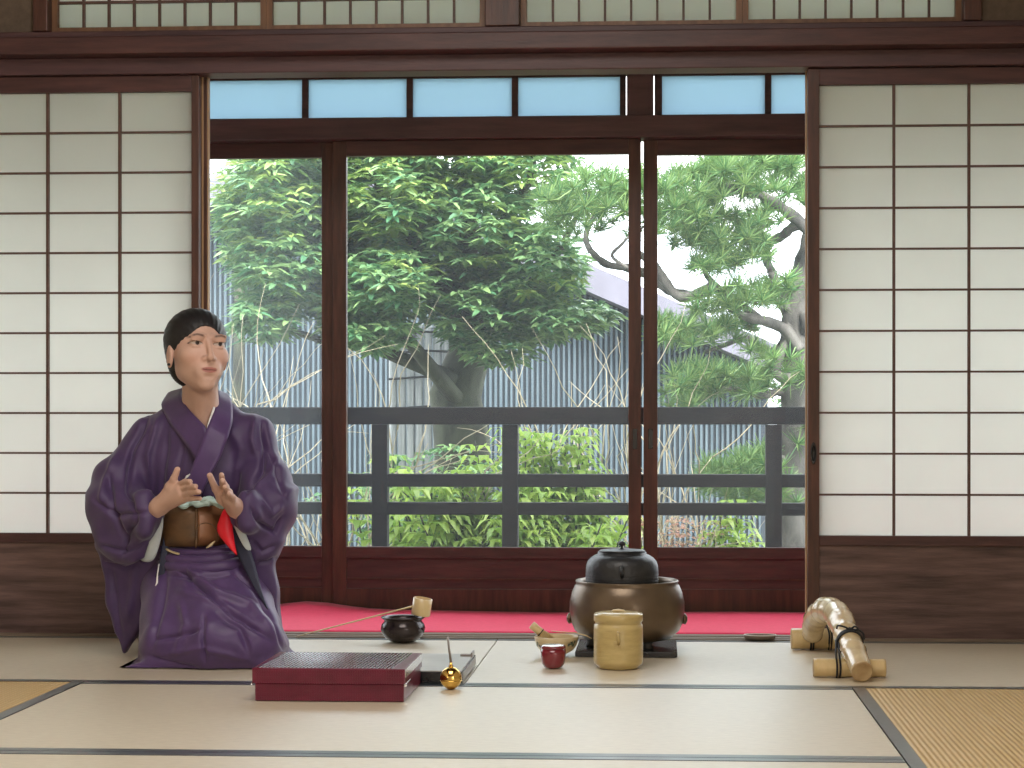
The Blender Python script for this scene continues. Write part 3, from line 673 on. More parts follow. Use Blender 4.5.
# waste water bowl
c = G(403, 642.5)
kb = thing('waste_water_bowl', (c.x, c.y, .0012), 'dark bronze waste water bowl with a rounded belly and flared rim', 'bowl')
m = MB(); m.lathe([(.030, .0015), (.036, .004), (.052, .014), (.062, .028), (.0665, .042), (.063, .054), (.056, .063), (.056, .067), (.062, .072), (.0655, .0755), (.0635, .0775), (.058, .073), (.053, .067), (.054, .06), (.058, .045), (.05, .02), (.03, .009), (.001, .008)], (c.x, c.y, 0), 56, cap1=False)
shift(m.build('bowl', 'bowlb'), kb)
# ladle: cup over the rim, handle down to the mat
cz = .098; cc = P(421.5, 608, c.y - .01); cc = Vector((cc.x, c.y - .005, ZZ(608, c.y)))
ld = thing('bamboo_ladle', tuple(cc), 'bamboo ladle lying across the waste water bowl, its long handle reaching down to the mat', 'ladle')
tl = Matrix.Rotation(.16, 4, 'Y') @ Matrix.Rotation(.05, 4, 'X')
m = MB(); m.lathe([(.027, -.024), (.0285, -.022), (.0285, .026), (.0265, .027), (.0258, .025), (.0255, -.018), (.001, -.019)], cc, 40, tl, cap1=False); shift(m.build('cup', 'bamboo'), ld)
e = G(297, 636.5, .006); s0 = cc + Vector((-.026, 0, .004))
m = MB(); m.tube([s0 + Vector((.006, 0, 0)), s0.lerp(e, .33) + Vector((0, 0, -.001)), s0.lerp(e, .66), e], [.0040, .0034, .003, .0032], 8, flat=.7); shift(m.build('handle', 'bamboo'), ld)
m = MB(); 
# brazier
c = G(627, 651.5); bt = c.copy()
bd = thing('brazier_board', (c.x, c.y, .0012), 'square glossy black board under the bronze brazier', 'board')
m = MB(); hb = .142; m.box((c.x - hb, c.y - hb, .0015), (c.x + hb, c.y + hb, .017)); o = m.build('board', 'black', bevel=.003); shift(o, bd)
bz = thing('brazier', (c.x, c.y, .0175), 'round brown bronze brazier holding the iron kettle', 'brazier')
prof = [(.095, .034), (.124, .040), (.149, .062), (.160, .088), (.1635, .112), (.1635, .140), (.158, .168), (.149, .189), (.144, .195), (.147, .201), (.145, .2045), (.137, .204), (.133, .196), (.136, .18), (.148, .15), (.145, .10), (.12, .06), (.001, .05)]
m = MB(); m.lathe(prof, (c.x, c.y, 0), 72, cap1=False); shift(m.build('body', 'bronze'), bz)
for k in range(3):
    a = -math.pi / 2 + .62 + k * 2.094; fx, fy = c.x + .10 * math.cos(a), c.y + .10 * math.sin(a)
    m = MB(); m.lathe([(.017, .0178), (.019, .021), (.014, .030), (.020, .042), (.026, .052)], (fx, fy, 0), 20); shift(m.build('foot', 'iron'), bz)
for sx in (-1, 1):
    m = MB(); m.lathe([(.004, 0), (.014, .003), (.016, .010), (.008, .016), (.001, .017)], (c.x + sx * .155, c.y - .01, .095), 16, Matrix.Rotation(sx * math.pi / 2, 4, 'Y'))
    shift(m.build('lug', 'bronze'), bz)
kt = thing('iron_kettle', (c.x, c.y, .10), 'black cast iron kettle with a knobbed lid sitting in the brazier', 'kettle')
prof = [(.04, .095), (.09, .12), (.102, .16), (.1035, .200), (.1035, .232), (.102, .246), (.0975, .258), (.090, .267), (.080, .274), (.070, .278), (.069, .284), (.066, .284)]
kx = c.x - P(627, 423, c.y).x + P(622, 423, c.y).x
m = MB(); m.lathe(prof, (kx, c.y, 0), 72); shift(m.build('body', 'iron'), kt)
m = MB()
for z in (.205, .213, .221): m.lathe([(.1034, z - .001), (.1046, z), (.1034, z + .001)], (kx, c.y, 0), 72, cap0=False, cap1=False)
shift(m.build('cast_rings', 'iron'), kt)
m = MB(); m.lathe([(.0655, .2845), (.0665, .287), (.062, .2895), (.03, .2925), (.001, .293)], (kx, c.y, 0), 48, cap1=False); ld_ = shift(m.build('lid', 'iron'), kt)
m = MB(); m.lathe([(.005, .2925), (.0035, .297), (.004, .300), (.0085, .303), (.0105, .3075), (.009, .312), (.004, .3145), (.001, .315)], (kx, c.y, 0), 24, cap1=False)
ob = m.build('knob', 'iron'); ob.parent = ld_; 
for a in (-math.pi / 2 + .02, math.pi / 2):
    fx, fy = kx + .102 * math.cos(a), c.y + .102 * math.sin(a)
    m = MB(); m.tube([(fx + .0, fy, .246), (fx + .0, fy - .010 * (1 if a < 0 else -1), .244), (fx, fy - .013 * (1 if a < 0 else -1), .236), (fx, fy - .010 * (1 if a < 0 else -1), .226), (fx, fy, .222)], [.007, .0065, .006, .006, .006], 10); shift(m.build('lug', 'iron'), kt)
# water jar
c = G(618.3, 668)
wj = thing('water_jar', (c.x, c.y, .0012), 'yellow-ochre glazed lidded water jar in front of the brazier', 'jar')
m = MB(); m.lathe([(.052, .0015), (.055, .004), (.055, .007), (.0635, .012), (.0655, .020), (.0655, .10), (.0645, .116), (.0615, .119), (.0615, .123), (.0655, .127), (.0655, .142), (.0635, .146), (.059, .146), (.058, .142)], (c.x, c.y, 0), 64); b_ = m.build('body', 'ochre'); shift(b_, wj)
m = MB()
for k in range(9): m.lathe([(.0653, .022 + k * .0095), (.0660, .0235 + k * .0095), (.0653, .025 + k * .0095)], (c.x, c.y, 0), 64, cap0=False, cap1=False)
shift(m.build('throwing_rings', 'ochre'), wj)
m = MB(); m.lathe([(.0575, .142), (.0575, .146), (.055, .148), (.02, .149), (.001, .149)], (c.x, c.y, 0), 48, cap1=False); l_ = shift(m.build('lid', 'ochre'), wj)
m = MB(); m.tube([(c.x - .016, c.y, .148), (c.x - .014, c.y, .1515), (c.x, c.y, .1535), (c.x + .014, c.y, .1515), (c.x + .016, c.y, .148)], .004, 10); o = m.build('knob', 'cream'); o.parent = l_
m = MB(); m.tube([(c.x - .0, c.y - .0655, .098), (c.x + .002, c.y - .072, .094), (c.x + .002, c.y - .0735, .080), (c.x + .002, c.y - .0655, .070)], [.004, .0045, .0045, .003], 10); m.box((c.x - .010, c.y - .0700, .073), (c.x + .006, c.y - .0645, .078)); shift(m.build('lug', 'ochre'), wj)
m = MB(); m.lathe([(.003, -.002), (.003, .002)], (c.x, c.y - .0652, .103), 12, Matrix.Rotation(math.pi / 2, 4, 'X')); shift(m.build('stud', 'cream'), wj)
# tea bowl
c = G(556.5, 656.5)
tb = thing('tea_bowl', (c.x, c.y, .0012), 'cream ceramic tea bowl with painted dark green leaves, whisk leaning inside', 'bowl')
m = MB(); m.lathe([(.026, .0015), (.026, .007), (.030, .009), (.046, .018), (.056, .032), (.0605, .046), (.0620, .056), (.0605, .0575), (.0585, .055), (.0575, .045), (.052, .030), (.035, .018), (.001, .014)], (c.x, c.y, 0), 56, cap1=False); bo = m.build('bowl', 'cream'); shift(bo, tb)
def on_bowl(a, z, r_): return Vector((c.x + r_ * math.cos(a), c.y + r_ * math.sin(a), z))
m = MB()
for (a, z, s) in ((-.75, .042, 1), (-.62, .036, .9), (-.55, .045, .8), (-.9, .038, .8), (-2.6, .040, .9), (-2.45, .033, .8), (-2.75, .033, .7)):
    for ang in (0, 1.2, 2.4, 3.7, 5.0):
        L_ = .007 * s; du = math.cos(ang) * L_; dz = math.sin(ang) * L_; r_ = .0602 + (z - .045) * .30
        pa = on_bowl(a, z, r_); pb = on_bowl(a + du / .06, z + dz, r_ + dz * .25 + .0004); pm = (pa + pb) / 2
        rad = Vector((math.cos(a), math.sin(a), 0)); sd = (pb - pa).cross(rad).normalized() * .0022 * s
        pm = pm + rad * .0012
        m.add([pa, pm + sd, pb, pm - sd, pa - rad * .002], [(0, 1, 2, 3), (4, 1, 0), (4, 0, 3)])
shift(m.build('painted_leaves', 'glazeg'), tb)
wk = Vector((c.x - .030, c.y - .0, .052)); dv = Vector((-.72, -.05, .62)).normalized()
ws = thing('tea_whisk', tuple(wk), 'bamboo tea whisk with its handle sticking out over the rim of the cream bowl', 'whisk')
m = MB(); rot = dv.to_track_quat('Z', 'Y').to_matrix().to_4x4()
m.lathe([(.011, .008), (.0118, .012), (.0112, .030), (.0118, .034), (.0115, .046), (.0095, .047), (.0085, .043), (.001, .042)], wk + Vector((-.004, 0, .006)), 24, rot, cap1=False); shift(m.build('handle', 'bamboo'), ws)
m = MB(); dn = -dv
for k in range(40):
    a = 2 * math.pi * k / 40; u = dv.cross(Vector((0, 1, 0))).normalized(); w = dv.cross(u); rd = u * math.cos(a) + w * math.sin(a)
    b0 = wk + Vector((-.004, 0, .006)) + dv * .012; m.tube([b0 + rd * .010, b0 - dv * .018 + rd * .014, b0 - dv * .036 + rd * .013], .0006, 4)
o = shift(m.build('tines', 'bamboo'), ws)
m = MB(); m.lathe([(.0122, .012), (.0128, .0135), (.0122, .015)], wk + Vector((-.004, 0, .006)), 20, rot, cap0=False, cap1=False); shift(m.build('thread', 'cord'), ws)
# tea scoop across the bowl rim
s0 = Vector((c.x + .004, c.y + .030, .0655)); s1 = Vector((c.x + .098, c.y + .005, .054)); 
sc = thing('tea_scoop', tuple(s0), 'slender pale tea scoop resting on the right rim of the cream bowl', 'scoop')
m = MB(); m.tube([s0 + Vector((-.02, .003, .002)), s0, Vector((c.x + .055, c.y + .018, .0640)), Vector((c.x + .082, c.y + .008, .058)), s1 + Vector((0, 0, -.004))], [.003, .0032, .0034, .0045, .002], 8, flat=.4); shift(m.build('scoop', 'bamboo'), sc)
# red tea caddy
c = G(553.2, 668.3)
rc = thing('tea_caddy', (c.x, c.y, .0012), 'small dark red lacquer tea caddy with pale silvery top before the cream bowl', 'caddy')
m = MB(); m.lathe([(.018, .0015), (.024, .004), (.030, .013), (.0325, .025), (.0332, .040), (.0332, .0515)], (c.x, c.y, 0), 48); shift(m.build('body', 'redlac'), rc)
m = MB(); m.lathe([(.0332, .0518), (.0330, .0575), (.0315, .0605)], (c.x, c.y, 0), 48); li = shift(m.build('lid', 'redlac'), rc)
m = MB(); m.lathe([(.0315, .0606), (.029, .0622), (.015, .0630), (.001, .0632)], (c.x, c.y, 0), 48, cap1=False); o = m.build('lid_top', 'silver'); o.parent = li
# small oval dish near the threshold
c = G(760, 640.5)
dd = thing('oval_dish', (c.x, c.y + .02, .0012), 'small flat oval wooden dish on the mat edge by the threshold', 'dish')
mm = Matrix.Diagonal((1.5, .8, 1, 1)); m = MB(); m.lathe([(.024, .0015), (.030, .005), (.0325, .015), (.0315, .0165), (.028, .010), (.001, .009)], (c.x, c.y + .0, 0), 40, mm, cap1=False); shift(m.build('dish', 'sill'), dd)
m = MB(); m.lathe([(.0320, .0155), (.0332, .0170), (.0320, .0185), (.0306, .0170), (.0320, .0155)], (c.x, c.y, 0), 40, mm, cap0=False, cap1=False); shift(m.build('rim', 'white'), dd)
# bamboo barrier
f1 = G(850, 680); kk = thing('bamboo_barrier', (f1.x, f1.y + .3, .0012), 'low barrier of curved polished bamboo root lashed to two short bamboo feet', 'barrier')
def PT(px, py, t):
    a = (px - PX) / F; b = (PY - py) / F; return Vector((t * (a * CT - ST), t * (CT + a * ST), CAMH + t * b))
def rpath(pl, n=6):
    out = []
    for i in range((len(pl) - 1) * n + 1):
        u = i / n; k = min(int(u), len(pl) - 2); f = u - k
        p0 = pl[max(k - 1, 0)]; p1 = pl[k]; p2 = pl[k + 1]; p3 = pl[min(k + 2, len(pl) - 1)]
        out.append(.5 * ((2 * p1) + (p2 - p0) * f + (2 * p0 - 5 * p1 + 4 * p2 - p3) * f * f + (3 * p1 - p0 - 3 * p2 + p3) * f ** 3))
    return out
pl = rpath([PT(862, 671.5, 4.60), PT(855, 654, 4.69), PT(847.5, 637, 4.78), PT(841, 621.5, 4.88), PT(834.5, 612, 4.99), PT(824, 611, 5.09), PT(815, 620, 5.17), PT(812.5, 634, 5.23)], 8)
n = len(pl); rad = []
for i in range(n):
    u = i / (n - 1); base = .0275 + .007 * min(1, u / .45) - .005 * max(0, (u - .7) / .3)
    node = max(math.exp(-((u - q) / .012) ** 2) for q in (.16, .31, .43, .53, .62, .70, .78, .86)); rad.append(base * (1 + .10 * node - .03 * math.sin(u * 60) * (u > .3)))
m = MB(); m.tube(pl, rad, 28); po = m.build('pole', 'bamboop'); shift(po, kk)
d0 = (pl[0] - pl[1]).normalized(); rm = d0.to_track_quat('Z', 'Y').to_matrix().to_4x4()
m = MB(); m.lathe([(.0278, -.001), (.0275, .0018), (.0225, .0022), (.019, .0004), (.010, .0006), (.001, .0006)], pl[0] + d0 * .0004, 32, rm, cap1=False); shift(m.build('cut_end', 'cutb'), kk)
yf = G(850, 680).y + .0; yfc = yf + .024
xa, xb = P(814.5, 423, yfc).x, P(886, 423, yfc).x
def foot(xa, xb, y, r_, mid=None):
    m = MB(); X = [xa, xa + .001]; pts_ = []; rr = []
    for k in range(25):
        u = k / 24; pts_.append((xa + (xb - xa) * u, y, r_ + .0015)); rr.append(r_ * (1 + .06 * math.exp(-((u - (mid or .42)) / .02) ** 2)))
    m.tube(pts_, rr, 28); o = shift(m.build('foot', 'bamboo'), kk)
    for xx, sg in ((xa, -1), (xb, 1)):
        m = MB(); m.lathe([(r_ * .97, 0), (r_ * .95, .0012), (r_ * .72, .001), (r_ * .68, .0004), (.001, .0004)], (xx, y, r_ + .0015), 24, Matrix.Rotation(sg * math.pi / 2, 4, 'Y'), cap1=False); q = m.build('cut_end', 'cutb'); q.parent = o
    return o
foot(xa, xb, yfc + .022, .0235)
q = G(812, 651); yr = q.y + .03; foot(P(791.5, 423, yr).x, P(836, 423, yr).x, yr, .030, .45)
# lashings
def ring(pc, d, r_, th, m, n=22, jit=0):
    d = d.normalized(); u = d.cross(Vector((0, 0, 1))).normalized(); w = d.cross(u)
    m.tube([pc + (u * math.cos(2 * math.pi * k / n) + w * math.sin(2 * math.pi * k / n)) * r_ for k in range(n + 1)], th, 6)
m = MB(); i = 14
for dd_ in (-.010, -.005, 0): ring(pl[i] + (pl[i + 1] - pl[i]).normalized() * dd_, pl[i + 1] - pl[i], rad[i] * 1.05, .0030, m)
kp = pl[i] + Vector((.0, -.012, .030))
def loop(a, b, c2): m.tube(rpath([kp, kp + Vector(a), kp + Vector(b), kp + Vector(c2)], 5), .0028, 6)
loop((-.012, -.006, .008), (-.030, -.006, .012), (-.034, -.002, .004)); loop((.012, -.006, .010), (.020, -.008, .004), (.006, -.004, -.004))
loop((.018, -.004, .002), (.034, -.002, -.008), (.036, -.004, -.024)); m.lathe([(.001, -.008), (.007, -.005), (.008, 0), (.007, .005), (.001, .008)], kp, 12)
shift(m.build('lashing', 'cord'), kk)
m = MB(); fy = yfc + .022
for dx in (-.004, .003):
    ptop = pl[i] + Vector((-.030, 0, .004)); xx = P(838, 423, fy).x + dx * 1.2
    m.tube(rpath([ptop + Vector((dx, 0, 0)), Vector((xx - .002, fy - .018, .062)), Vector((xx, fy - .0265, .036)), Vector((xx, fy - .0265, .012)), Vector((xx, fy - .010, .002))], 4), .0026, 6)
shift(m.build('lashing', 'cord'), kk)
m = MB()
for dx in (-.0035, .0035):
    xx = P(811.5, 423, yr).x + dx; m.tube(rpath([Vector((xx, yr - .01, .115)), Vector((xx, yr - .034, .085)), Vector((xx, yr - .0335, .040)), Vector((xx, yr - .031, .016)), Vector((xx, yr - .012, .002))], 4), .0028, 6)
    xx = P(829.5, 423, yr).x + dx; m.tube(rpath([Vector((xx - .006, yr - .010, .075)), Vector((xx, yr - .032, .050)), Vector((xx, yr - .0325, .030)), Vector((xx, yr - .012, .002))], 4), .0028, 6)
shift(m.build('lashing', 'cord'), kk)
# ================================================================ THE WOMAN
random.seed(77)
class Field:
    def __init__(s, lo, hi, h):
        s.lo = np.array(lo, float); s.h = h; s.n = np.ceil((np.array(hi) - s.lo) / h).astype(int) + 1
        s.F = np.full(s.n, .5, np.float32)
    def sub(s, lo, hi, m):
        a = np.maximum(np.floor((np.array(lo) - m - s.lo) / s.h).astype(int), 0); b = np.minimum(np.ceil((np.array(hi) + m - s.lo) / s.h).astype(int) + 1, s.n)
        if (b <= a).any(): return None
        sl = tuple(slice(a[i], b[i]) for i in range(3))
        ax = [s.lo[i] + s.h * np.arange(a[i], b[i]) for i in range(3)]
        X, Y, Z = np.meshgrid(*ax, indexing='ij'); return sl, X, Y, Z
    def comb(s, sl, d, k, op):
        f = s.F[sl]; d = d.astype(np.float32)
        if op == 'add':
            if k <= 0: r = np.minimum(f, d)
            else: hh = np.maximum(k - np.abs(f - d), 0) / k; r = np.minimum(f, d) - hh * hh * k * .25
        else:
            d = -d
            if k <= 0: r = np.maximum(f, d)
            else: hh = np.maximum(k - np.abs(f - d), 0) / k; r = np.maximum(f, d) + hh * hh * k * .25
        s.F[sl] = r
    def cone(s, a, b, r1, r2, k=.02, op='add', sq=None):
        a = np.array(a, float); b = np.array(b, float); R = max(r1, r2); q = s.sub(np.minimum(a, b) - R, np.maximum(a, b) + R, k + .03)
        if q is None: return
        sl, X, Y, Z = q; ba = b - a; L2 = (ba ** 2).sum() + 1e-12
        px, py, pz = X - a[0], Y - a[1], Z - a[2]; t = np.clip((px * ba[0] + py * ba[1] + pz * ba[2]) / L2, 0, 1)
        d = np.sqrt((px - ba[0] * t) ** 2 + (py - ba[1] * t) ** 2 + (pz - ba[2] * t) ** 2) - (r1 + (r2 - r1) * t); s.comb(sl, d, k, op)
    def ell(s, c, r, k=.02, op='add', R=None):
        """ellipsoid; R = 3x3 rows are local axes in world"""
        c = np.array(c, float); r = np.array(r, float); m = r.max(); q = s.sub(c - m, c + m, k + .03)
        if q is None: return
        sl, X, Y, Z = q; p = np.stack([X - c[0], Y - c[1], Z - c[2]])
        if R is not None: p = np.tensordot(np.array(R), p, axes=(1, 0))
        k0 = np.sqrt(((p / r[:, None, None, None]) ** 2).sum(0)); k1 = np.sqrt(((p / (r ** 2)[:, None, None, None]) ** 2).sum(0)) + 1e-9
        d = k0 * (k0 - 1) / k1; d = np.where(k0 < 1e-3, -r.min(), d); s.comb(sl, d, k, op)
    def poly(s, pts, yc, th, rnd, k=.02, slope=(0, 0), op='add'):
        """xz polygon standing at y = yc + slope.x*(x-x0)+slope.z*(z-z0), half thickness th"""
        P_ = np.array(pts, float); lo = np.array([P_[:, 0].min() - rnd, yc - .2, P_[:, 1].min() - rnd]); hi = np.array([P_[:, 0].max() + rnd, yc + .2, P_[:, 1].max() + rnd])
        q = s.sub(lo, hi, k + .02)
        if q is None: return
        sl, X, Y, Z = q; x = X[:, 0, :]; z = Z[:, 0, :]; d = np.full(x.shape, 1e9); sg = np.ones(x.shape); n = len(P_)
        for i in range(n):
            a = P_[i]; b = P_[i - 1]; e = b - a; wx, wz = x - a[0], z - a[1]; t = np.clip((wx * e[0] + wz * e[1]) / (e @ e), 0, 1)
            d = np.minimum(d, (wx - e[0] * t) ** 2 + (wz - e[1] * t) ** 2)
            c1 = z >= a[1]; c2 = z < b[1]; c3 = e[0] * wz > e[1] * wx; fl = (c1 & c2 & c3) | (~c1 & ~c2 & ~c3); sg = np.where(fl, -sg, sg)
        d2 = (sg * np.sqrt(d))[:, None, :]; x0, z0 = P_[:, 0].mean(), P_[:, 1].mean()
        dy = np.abs(Y - (yc + slope[0] * (X - x0) + slope[1] * (Z - z0))) - th
        w1 = np.maximum(d2 + rnd, 0); w2 = np.maximum(dy + rnd, 0); d = np.minimum(np.maximum(d2 + rnd, dy + rnd), 0) + np.sqrt(w1 ** 2 + w2 ** 2) - rnd
        s.comb(sl, d, k, op)
    def mesh(s, name, mat, parent, cut=None, smooth=2, colfn=None, dispfn=None):
        F_ = s.F; I = F_ < 0; n = F_.shape
        acc = np.zeros((n[0] - 1, n[1] - 1, n[2] - 1, 3), np.float32); cnt = np.zeros((n[0] - 1, n[1] - 1, n[2] - 1), np.float32)
        def S(A, o): return A[o[0]:n[0] - 1 + o[0], o[1]:n[1] - 1 + o[1], o[2]:n[2] - 1 + o[2]]
        for ax in range(3):
            for u in (0, 1):
                for v in (0, 1):
                    o = [0, 0, 0]; oth = [i for i in range(3) if i != ax]; o[oth[0]] = u; o[oth[1]] = v; o2 = list(o); o2[ax] = 1
                    fa, fb = S(F_, o), S(F_, o2); cr = (fa < 0) != (fb < 0); den = np.where(cr, fa - fb, 1); t = np.where(cr, fa / den, 0)
                    acc[..., oth[0]] += u * cr; acc[..., oth[1]] += v * cr; acc[..., ax] += t * cr; cnt += cr
        act = cnt > 0; idx = np.full(act.shape, -1, np.int64); idx[act] = np.arange(act.sum())
        base = np.stack(np.nonzero(act), 1); V = s.lo + (base + acc[act] / cnt[act][:, None]) * s.h
        Q = []
        for ax in range(3):
            b, c = [(1, 2), (2, 0), (0, 1)][ax]; sh = list(n); sh[ax] -= 1
            A = I.take(range(0, n[ax] - 1), ax); B = I.take(range(1, n[ax]), ax); ii = np.stack(np.nonzero(A != B), 1)
            ii = ii[(ii[:, b] > 0) & (ii[:, c] > 0) & (ii[:, b] < n[b] - 1) & (ii[:, c] < n[c] - 1)]
            fl = A[tuple(ii.T)]
            def g(db, dc): j = ii.copy(); j[:, b] += db; j[:, c] += dc; return idx[tuple(j.T)]
            q = np.stack([g(-1, -1), g(0, -1), g(0, 0), g(-1, 0)], 1); q[~fl] = q[~fl][:, ::-1]; Q.append(q)
        Q = np.concatenate(Q); Q = Q[(Q >= 0).all(1)]
        # smoothing
        E = np.concatenate([Q[:, [0, 1]], Q[:, [1, 2]], Q[:, [2, 3]], Q[:, [3, 0]]]); N = len(V)
        deg = np.bincount(E.ravel(), minlength=N).astype(float)[:, None]
        for lam in [.5, -.3] * smooth:
            nb = np.zeros_like(V)
            for k in range(3): nb[:, k] = np.bincount(E[:, 0], V[E[:, 1], k], N) + np.bincount(E[:, 1], V[E[:, 0], k], N)
            V = V + lam * (nb / np.maximum(deg, 1) - V)
        if dispfn is not None:
            e1 = V[Q[:, 2]] - V[Q[:, 0]]; e2 = V[Q[:, 3]] - V[Q[:, 1]]; nf = np.cross(e1, e2); VN = np.zeros_like(V)
            for c in range(4):
                for k in range(3): VN[:, k] += np.bincount(Q[:, c], nf[:, k], N)
            VN /= np.linalg.norm(VN, axis=1, keepdims=True) + 1e-12; V = V + VN * dispfn(V, VN)[:, None]
        if cut is not None:
            keep = cut(V); fk = keep[Q].all(1); Q = Q[fk]; used = np.zeros(N, bool); used[Q.ravel()] = True; mp = np.cumsum(used) - 1; V = V[used]; Q = mp[Q]
        me = bpy.data.meshes.new(name); me.from_pydata(V.tolist(), [], Q.tolist()); me.materials.append(M[mat])
        me.polygons.foreach_set('use_smooth', [True] * len(me.polygons))
        if colfn is not None:
            ca = me.color_attributes.new('Col', 'FLOAT_COLOR', 'POINT'); C_ = np.ones((len(V), 4), np.float32); C_[:, :3] = colfn(V); ca.data.foreach_set('color', C_.ravel())
        me.update(); o = bpy.data.objects.new(name, me); COL.objects.link(o)
        if parent is not None: shift(o, parent)
        return o

W = lambda px, py, Y: np.array(P(px, py, Y))
def cmb(v): return np.array(v)
woman = thing('person', tuple(P(208, 423, 5.0).xy) + (.0012,), 'woman with black hair kneeling in a purple kimono and jacket, hands raised before her', 'person')
HC = W(198, 349, 5.02); HS = 1.08
def hrot(yaw, pitch, roll):
    Rm = (Matrix.Rotation(yaw, 3, 'Z') @ Matrix.Rotation(roll, 3, 'Y') @ Matrix.Rotation(pitch, 3, 'X')); return np.array(Rm)
HR = hrot(.57, -.12, .04)   # columns: local axes in world. local -y is forward
def HL(x, y, z): return HC + HR @ (np.array([x, y, z]) * HS)
RL = HR.T
def hell(Fd, c, r, k=.02, op='add'): Fd.ell(HL(*c), np.array(r) * HS, k, op, RL)
def hcone(Fd, a, b, r1, r2, k=.02, op='add'): Fd.cone(HL(*a), HL(*b), r1 * HS, r2 * HS, k, op)

# ---------------- body: one continuous surface (head, neck, torso, arms, hands, legs)
vh = .0024
B = Field(W(80, 690, 4.70) * 0 + np.array([-1.64, 4.66, -.02]), np.array([-.98, 5.36, 1.02]), vh)
def body_head(Fd):
    hell(Fd, (0, .020, .026), (.070, .086, .076), .02)
    hell(Fd, (0, -.020, -.026), (.0580, .066, .076), .03)
    hell(Fd, (0, -.032, -.068), (.037, .046, .044), .03)
    hell(Fd, (0, -.066, -.102), (.017, .015, .014), .028)
    for s in (-1, 1):
        hell(Fd, (s * .038, -.050, -.026), (.024, .026, .022), .022)
        hell(Fd, (s * .040, .002, -.058), (.011, .024, .018), .03)
        hell(Fd, (s * .030, -.0895, .002), (.0185, .012, .0115), .014, 'cut')
        hell(Fd, (s * .030, -.0665, .001), (.0145, .0145, .0125), .003)
        hell(Fd, (s * .030, -.0790, .0085), (.0150, .006, .0035), .004)     # upper lid
        hell(Fd, (s * .030, -.0765, -.0075), (.0120, .005, .0025), .004)    # lower lid
        hell(Fd, (s * .028, -.083, .021), (.020, .008, .006), .016)        # brow ridge
        hell(Fd, (s * .0110, -.0880, -.0385), (.0075, .0085, .0068), .006)
        hell(Fd, (s * .0060, -.0985, -.0455), (.0030, .0035, .0020), .003, 'cut')
        # ear
        hell(Fd, (s * .0715, .008, -.022), (.0075, .0165, .030), .006)
        hell(Fd, (s * .0800, .004, -.018), (.0035, .009, .016), .004, 'cut')
    hcone(Fd, (0, -.083, .006), (0, -.1030, -.036), .0050, .0080, .010)
    hell(Fd, (0, -.1020, -.0385), (.0085, .0088, .0075), .005)
    hell(Fd, (0, -.0765, -.067), (.030, .0110, .020), .020)
    hell(Fd, (0, -.0850, -.0632), (.0205, .0055, .0038), .005)
    hell(Fd, (0, -.0842, -.0720), (.0175, .0060, .0045), .005)
    hell(Fd, (0, -.0930, -.0675), (.0215, .0050, .0011), .002, 'cut')
    hell(Fd, (0, -.0895, -.084), (.012, .006, .004), .008, 'cut')
    hell(Fd, (0, -.0955, -.0525), (.0028, .004, .006), .004, 'cut')
B.cone(W(199, 372, 5.075), W(200, 424, 5.10), .046, .051, .025)
B.cone(W(204, 388, 5.05), W(205, 424, 5.065), .038, .042, .02)
B.cone(W(200, 445, 5.15), W(202, 560, 5.15), .085, .085, .04)
B.cone(W(154, 440, 5.14), W(250, 438, 5.14), .036, .036, .03)
B.cone(W(202, 570, 5.13), W(202, 600, 5.12), .12, .12, .04)
for s, kx in ((0, 178), (1, 242)):
    B.cone(W(190 + 30 * s, 595, 5.10), W(kx, 645, 4.86), .085, .058, .03)
    B.cone(W(kx, 645, 4.86), W(kx + 2, 655, 5.22), .056, .035, .03); B.cone(W(kx + 2, 655, 5.22), W(kx + 4, 655, 5.30), .033, .024, .02)
arms = [((148, 440, 5.12), (128, 532, 5.02), (158.5, 507, 4.885)), ((257, 438, 5.12), (264, 530, 5.02), (237, 509, 4.885))]
for a, e, w in arms:
    B.cone(W(*a), W(*e), .038, .032, .03); B.cone(W(*e), W(*w), .031, .0235, .02)
def hand(wr, knk, mids, tips, thumb, r=.0084):
    B.cone(W(*wr), W(*knk[1]), .0215, .0135, .015); B.cone(W(*wr), W(*knk[2]), .021, .0130, .012)
    for i in range(4):
        rr = r * (1, 1.03, .98, .86)[i]
        B.cone(W(*wr), W(*knk[i]), .0165, rr * 1.25, .012)
        B.cone(W(*knk[i]), W(*mids[i]), rr * 1.08, rr, .0035); B.cone(W(*mids[i]), W(*tips[i]), rr, rr * .84, .0035)
    B.cone(W(*wr), W(*thumb[0]), .017, .0135, .012); B.cone(W(*thumb[0]), W(*thumb[1]), .0125, .0095, .008); B.cone(W(*thumb[1]), W(*thumb[2]), .0095, .0080, .004)
# her right hand (screen left): palm turned inward, fingers fanned toward the viewer's right
hand((160.5, 505.5, 4.885), [(178.5, 485.5, 4.835), (181, 490, 4.825), (182.5, 495, 4.82), (183, 500, 4.825)],
     [(185, 482, 4.805), (188.5, 487, 4.79), (190.5, 492.5, 4.785), (190.5, 498.5, 4.795)],
     [(190, 481.5, 4.775), (195.5, 486.5, 4.755), (199, 492, 4.750), (200, 498.5, 4.765)],
     [(170, 487, 4.845), (173.8, 479, 4.83), (177.5, 469.5, 4.82)])
hand((236, 508, 4.885), [(223.5, 492, 4.84), (227, 496.5, 4.825), (230, 500.5, 4.82), (233.5, 504, 4.825)],
     [(222.5, 482.5, 4.81), (226, 487, 4.79), (229.5, 492, 4.785), (233, 497, 4.79)],
     [(221.5, 475, 4.785), (222.5, 480.5, 4.760), (225, 487, 4.755), (229, 494, 4.765)],
     [(221.5, 499, 4.85), (215.5, 489, 4.825), (209.8, 475.5, 4.80)])
body_head(B)
def to_head(V): return ((V - HC) @ HR) / HS
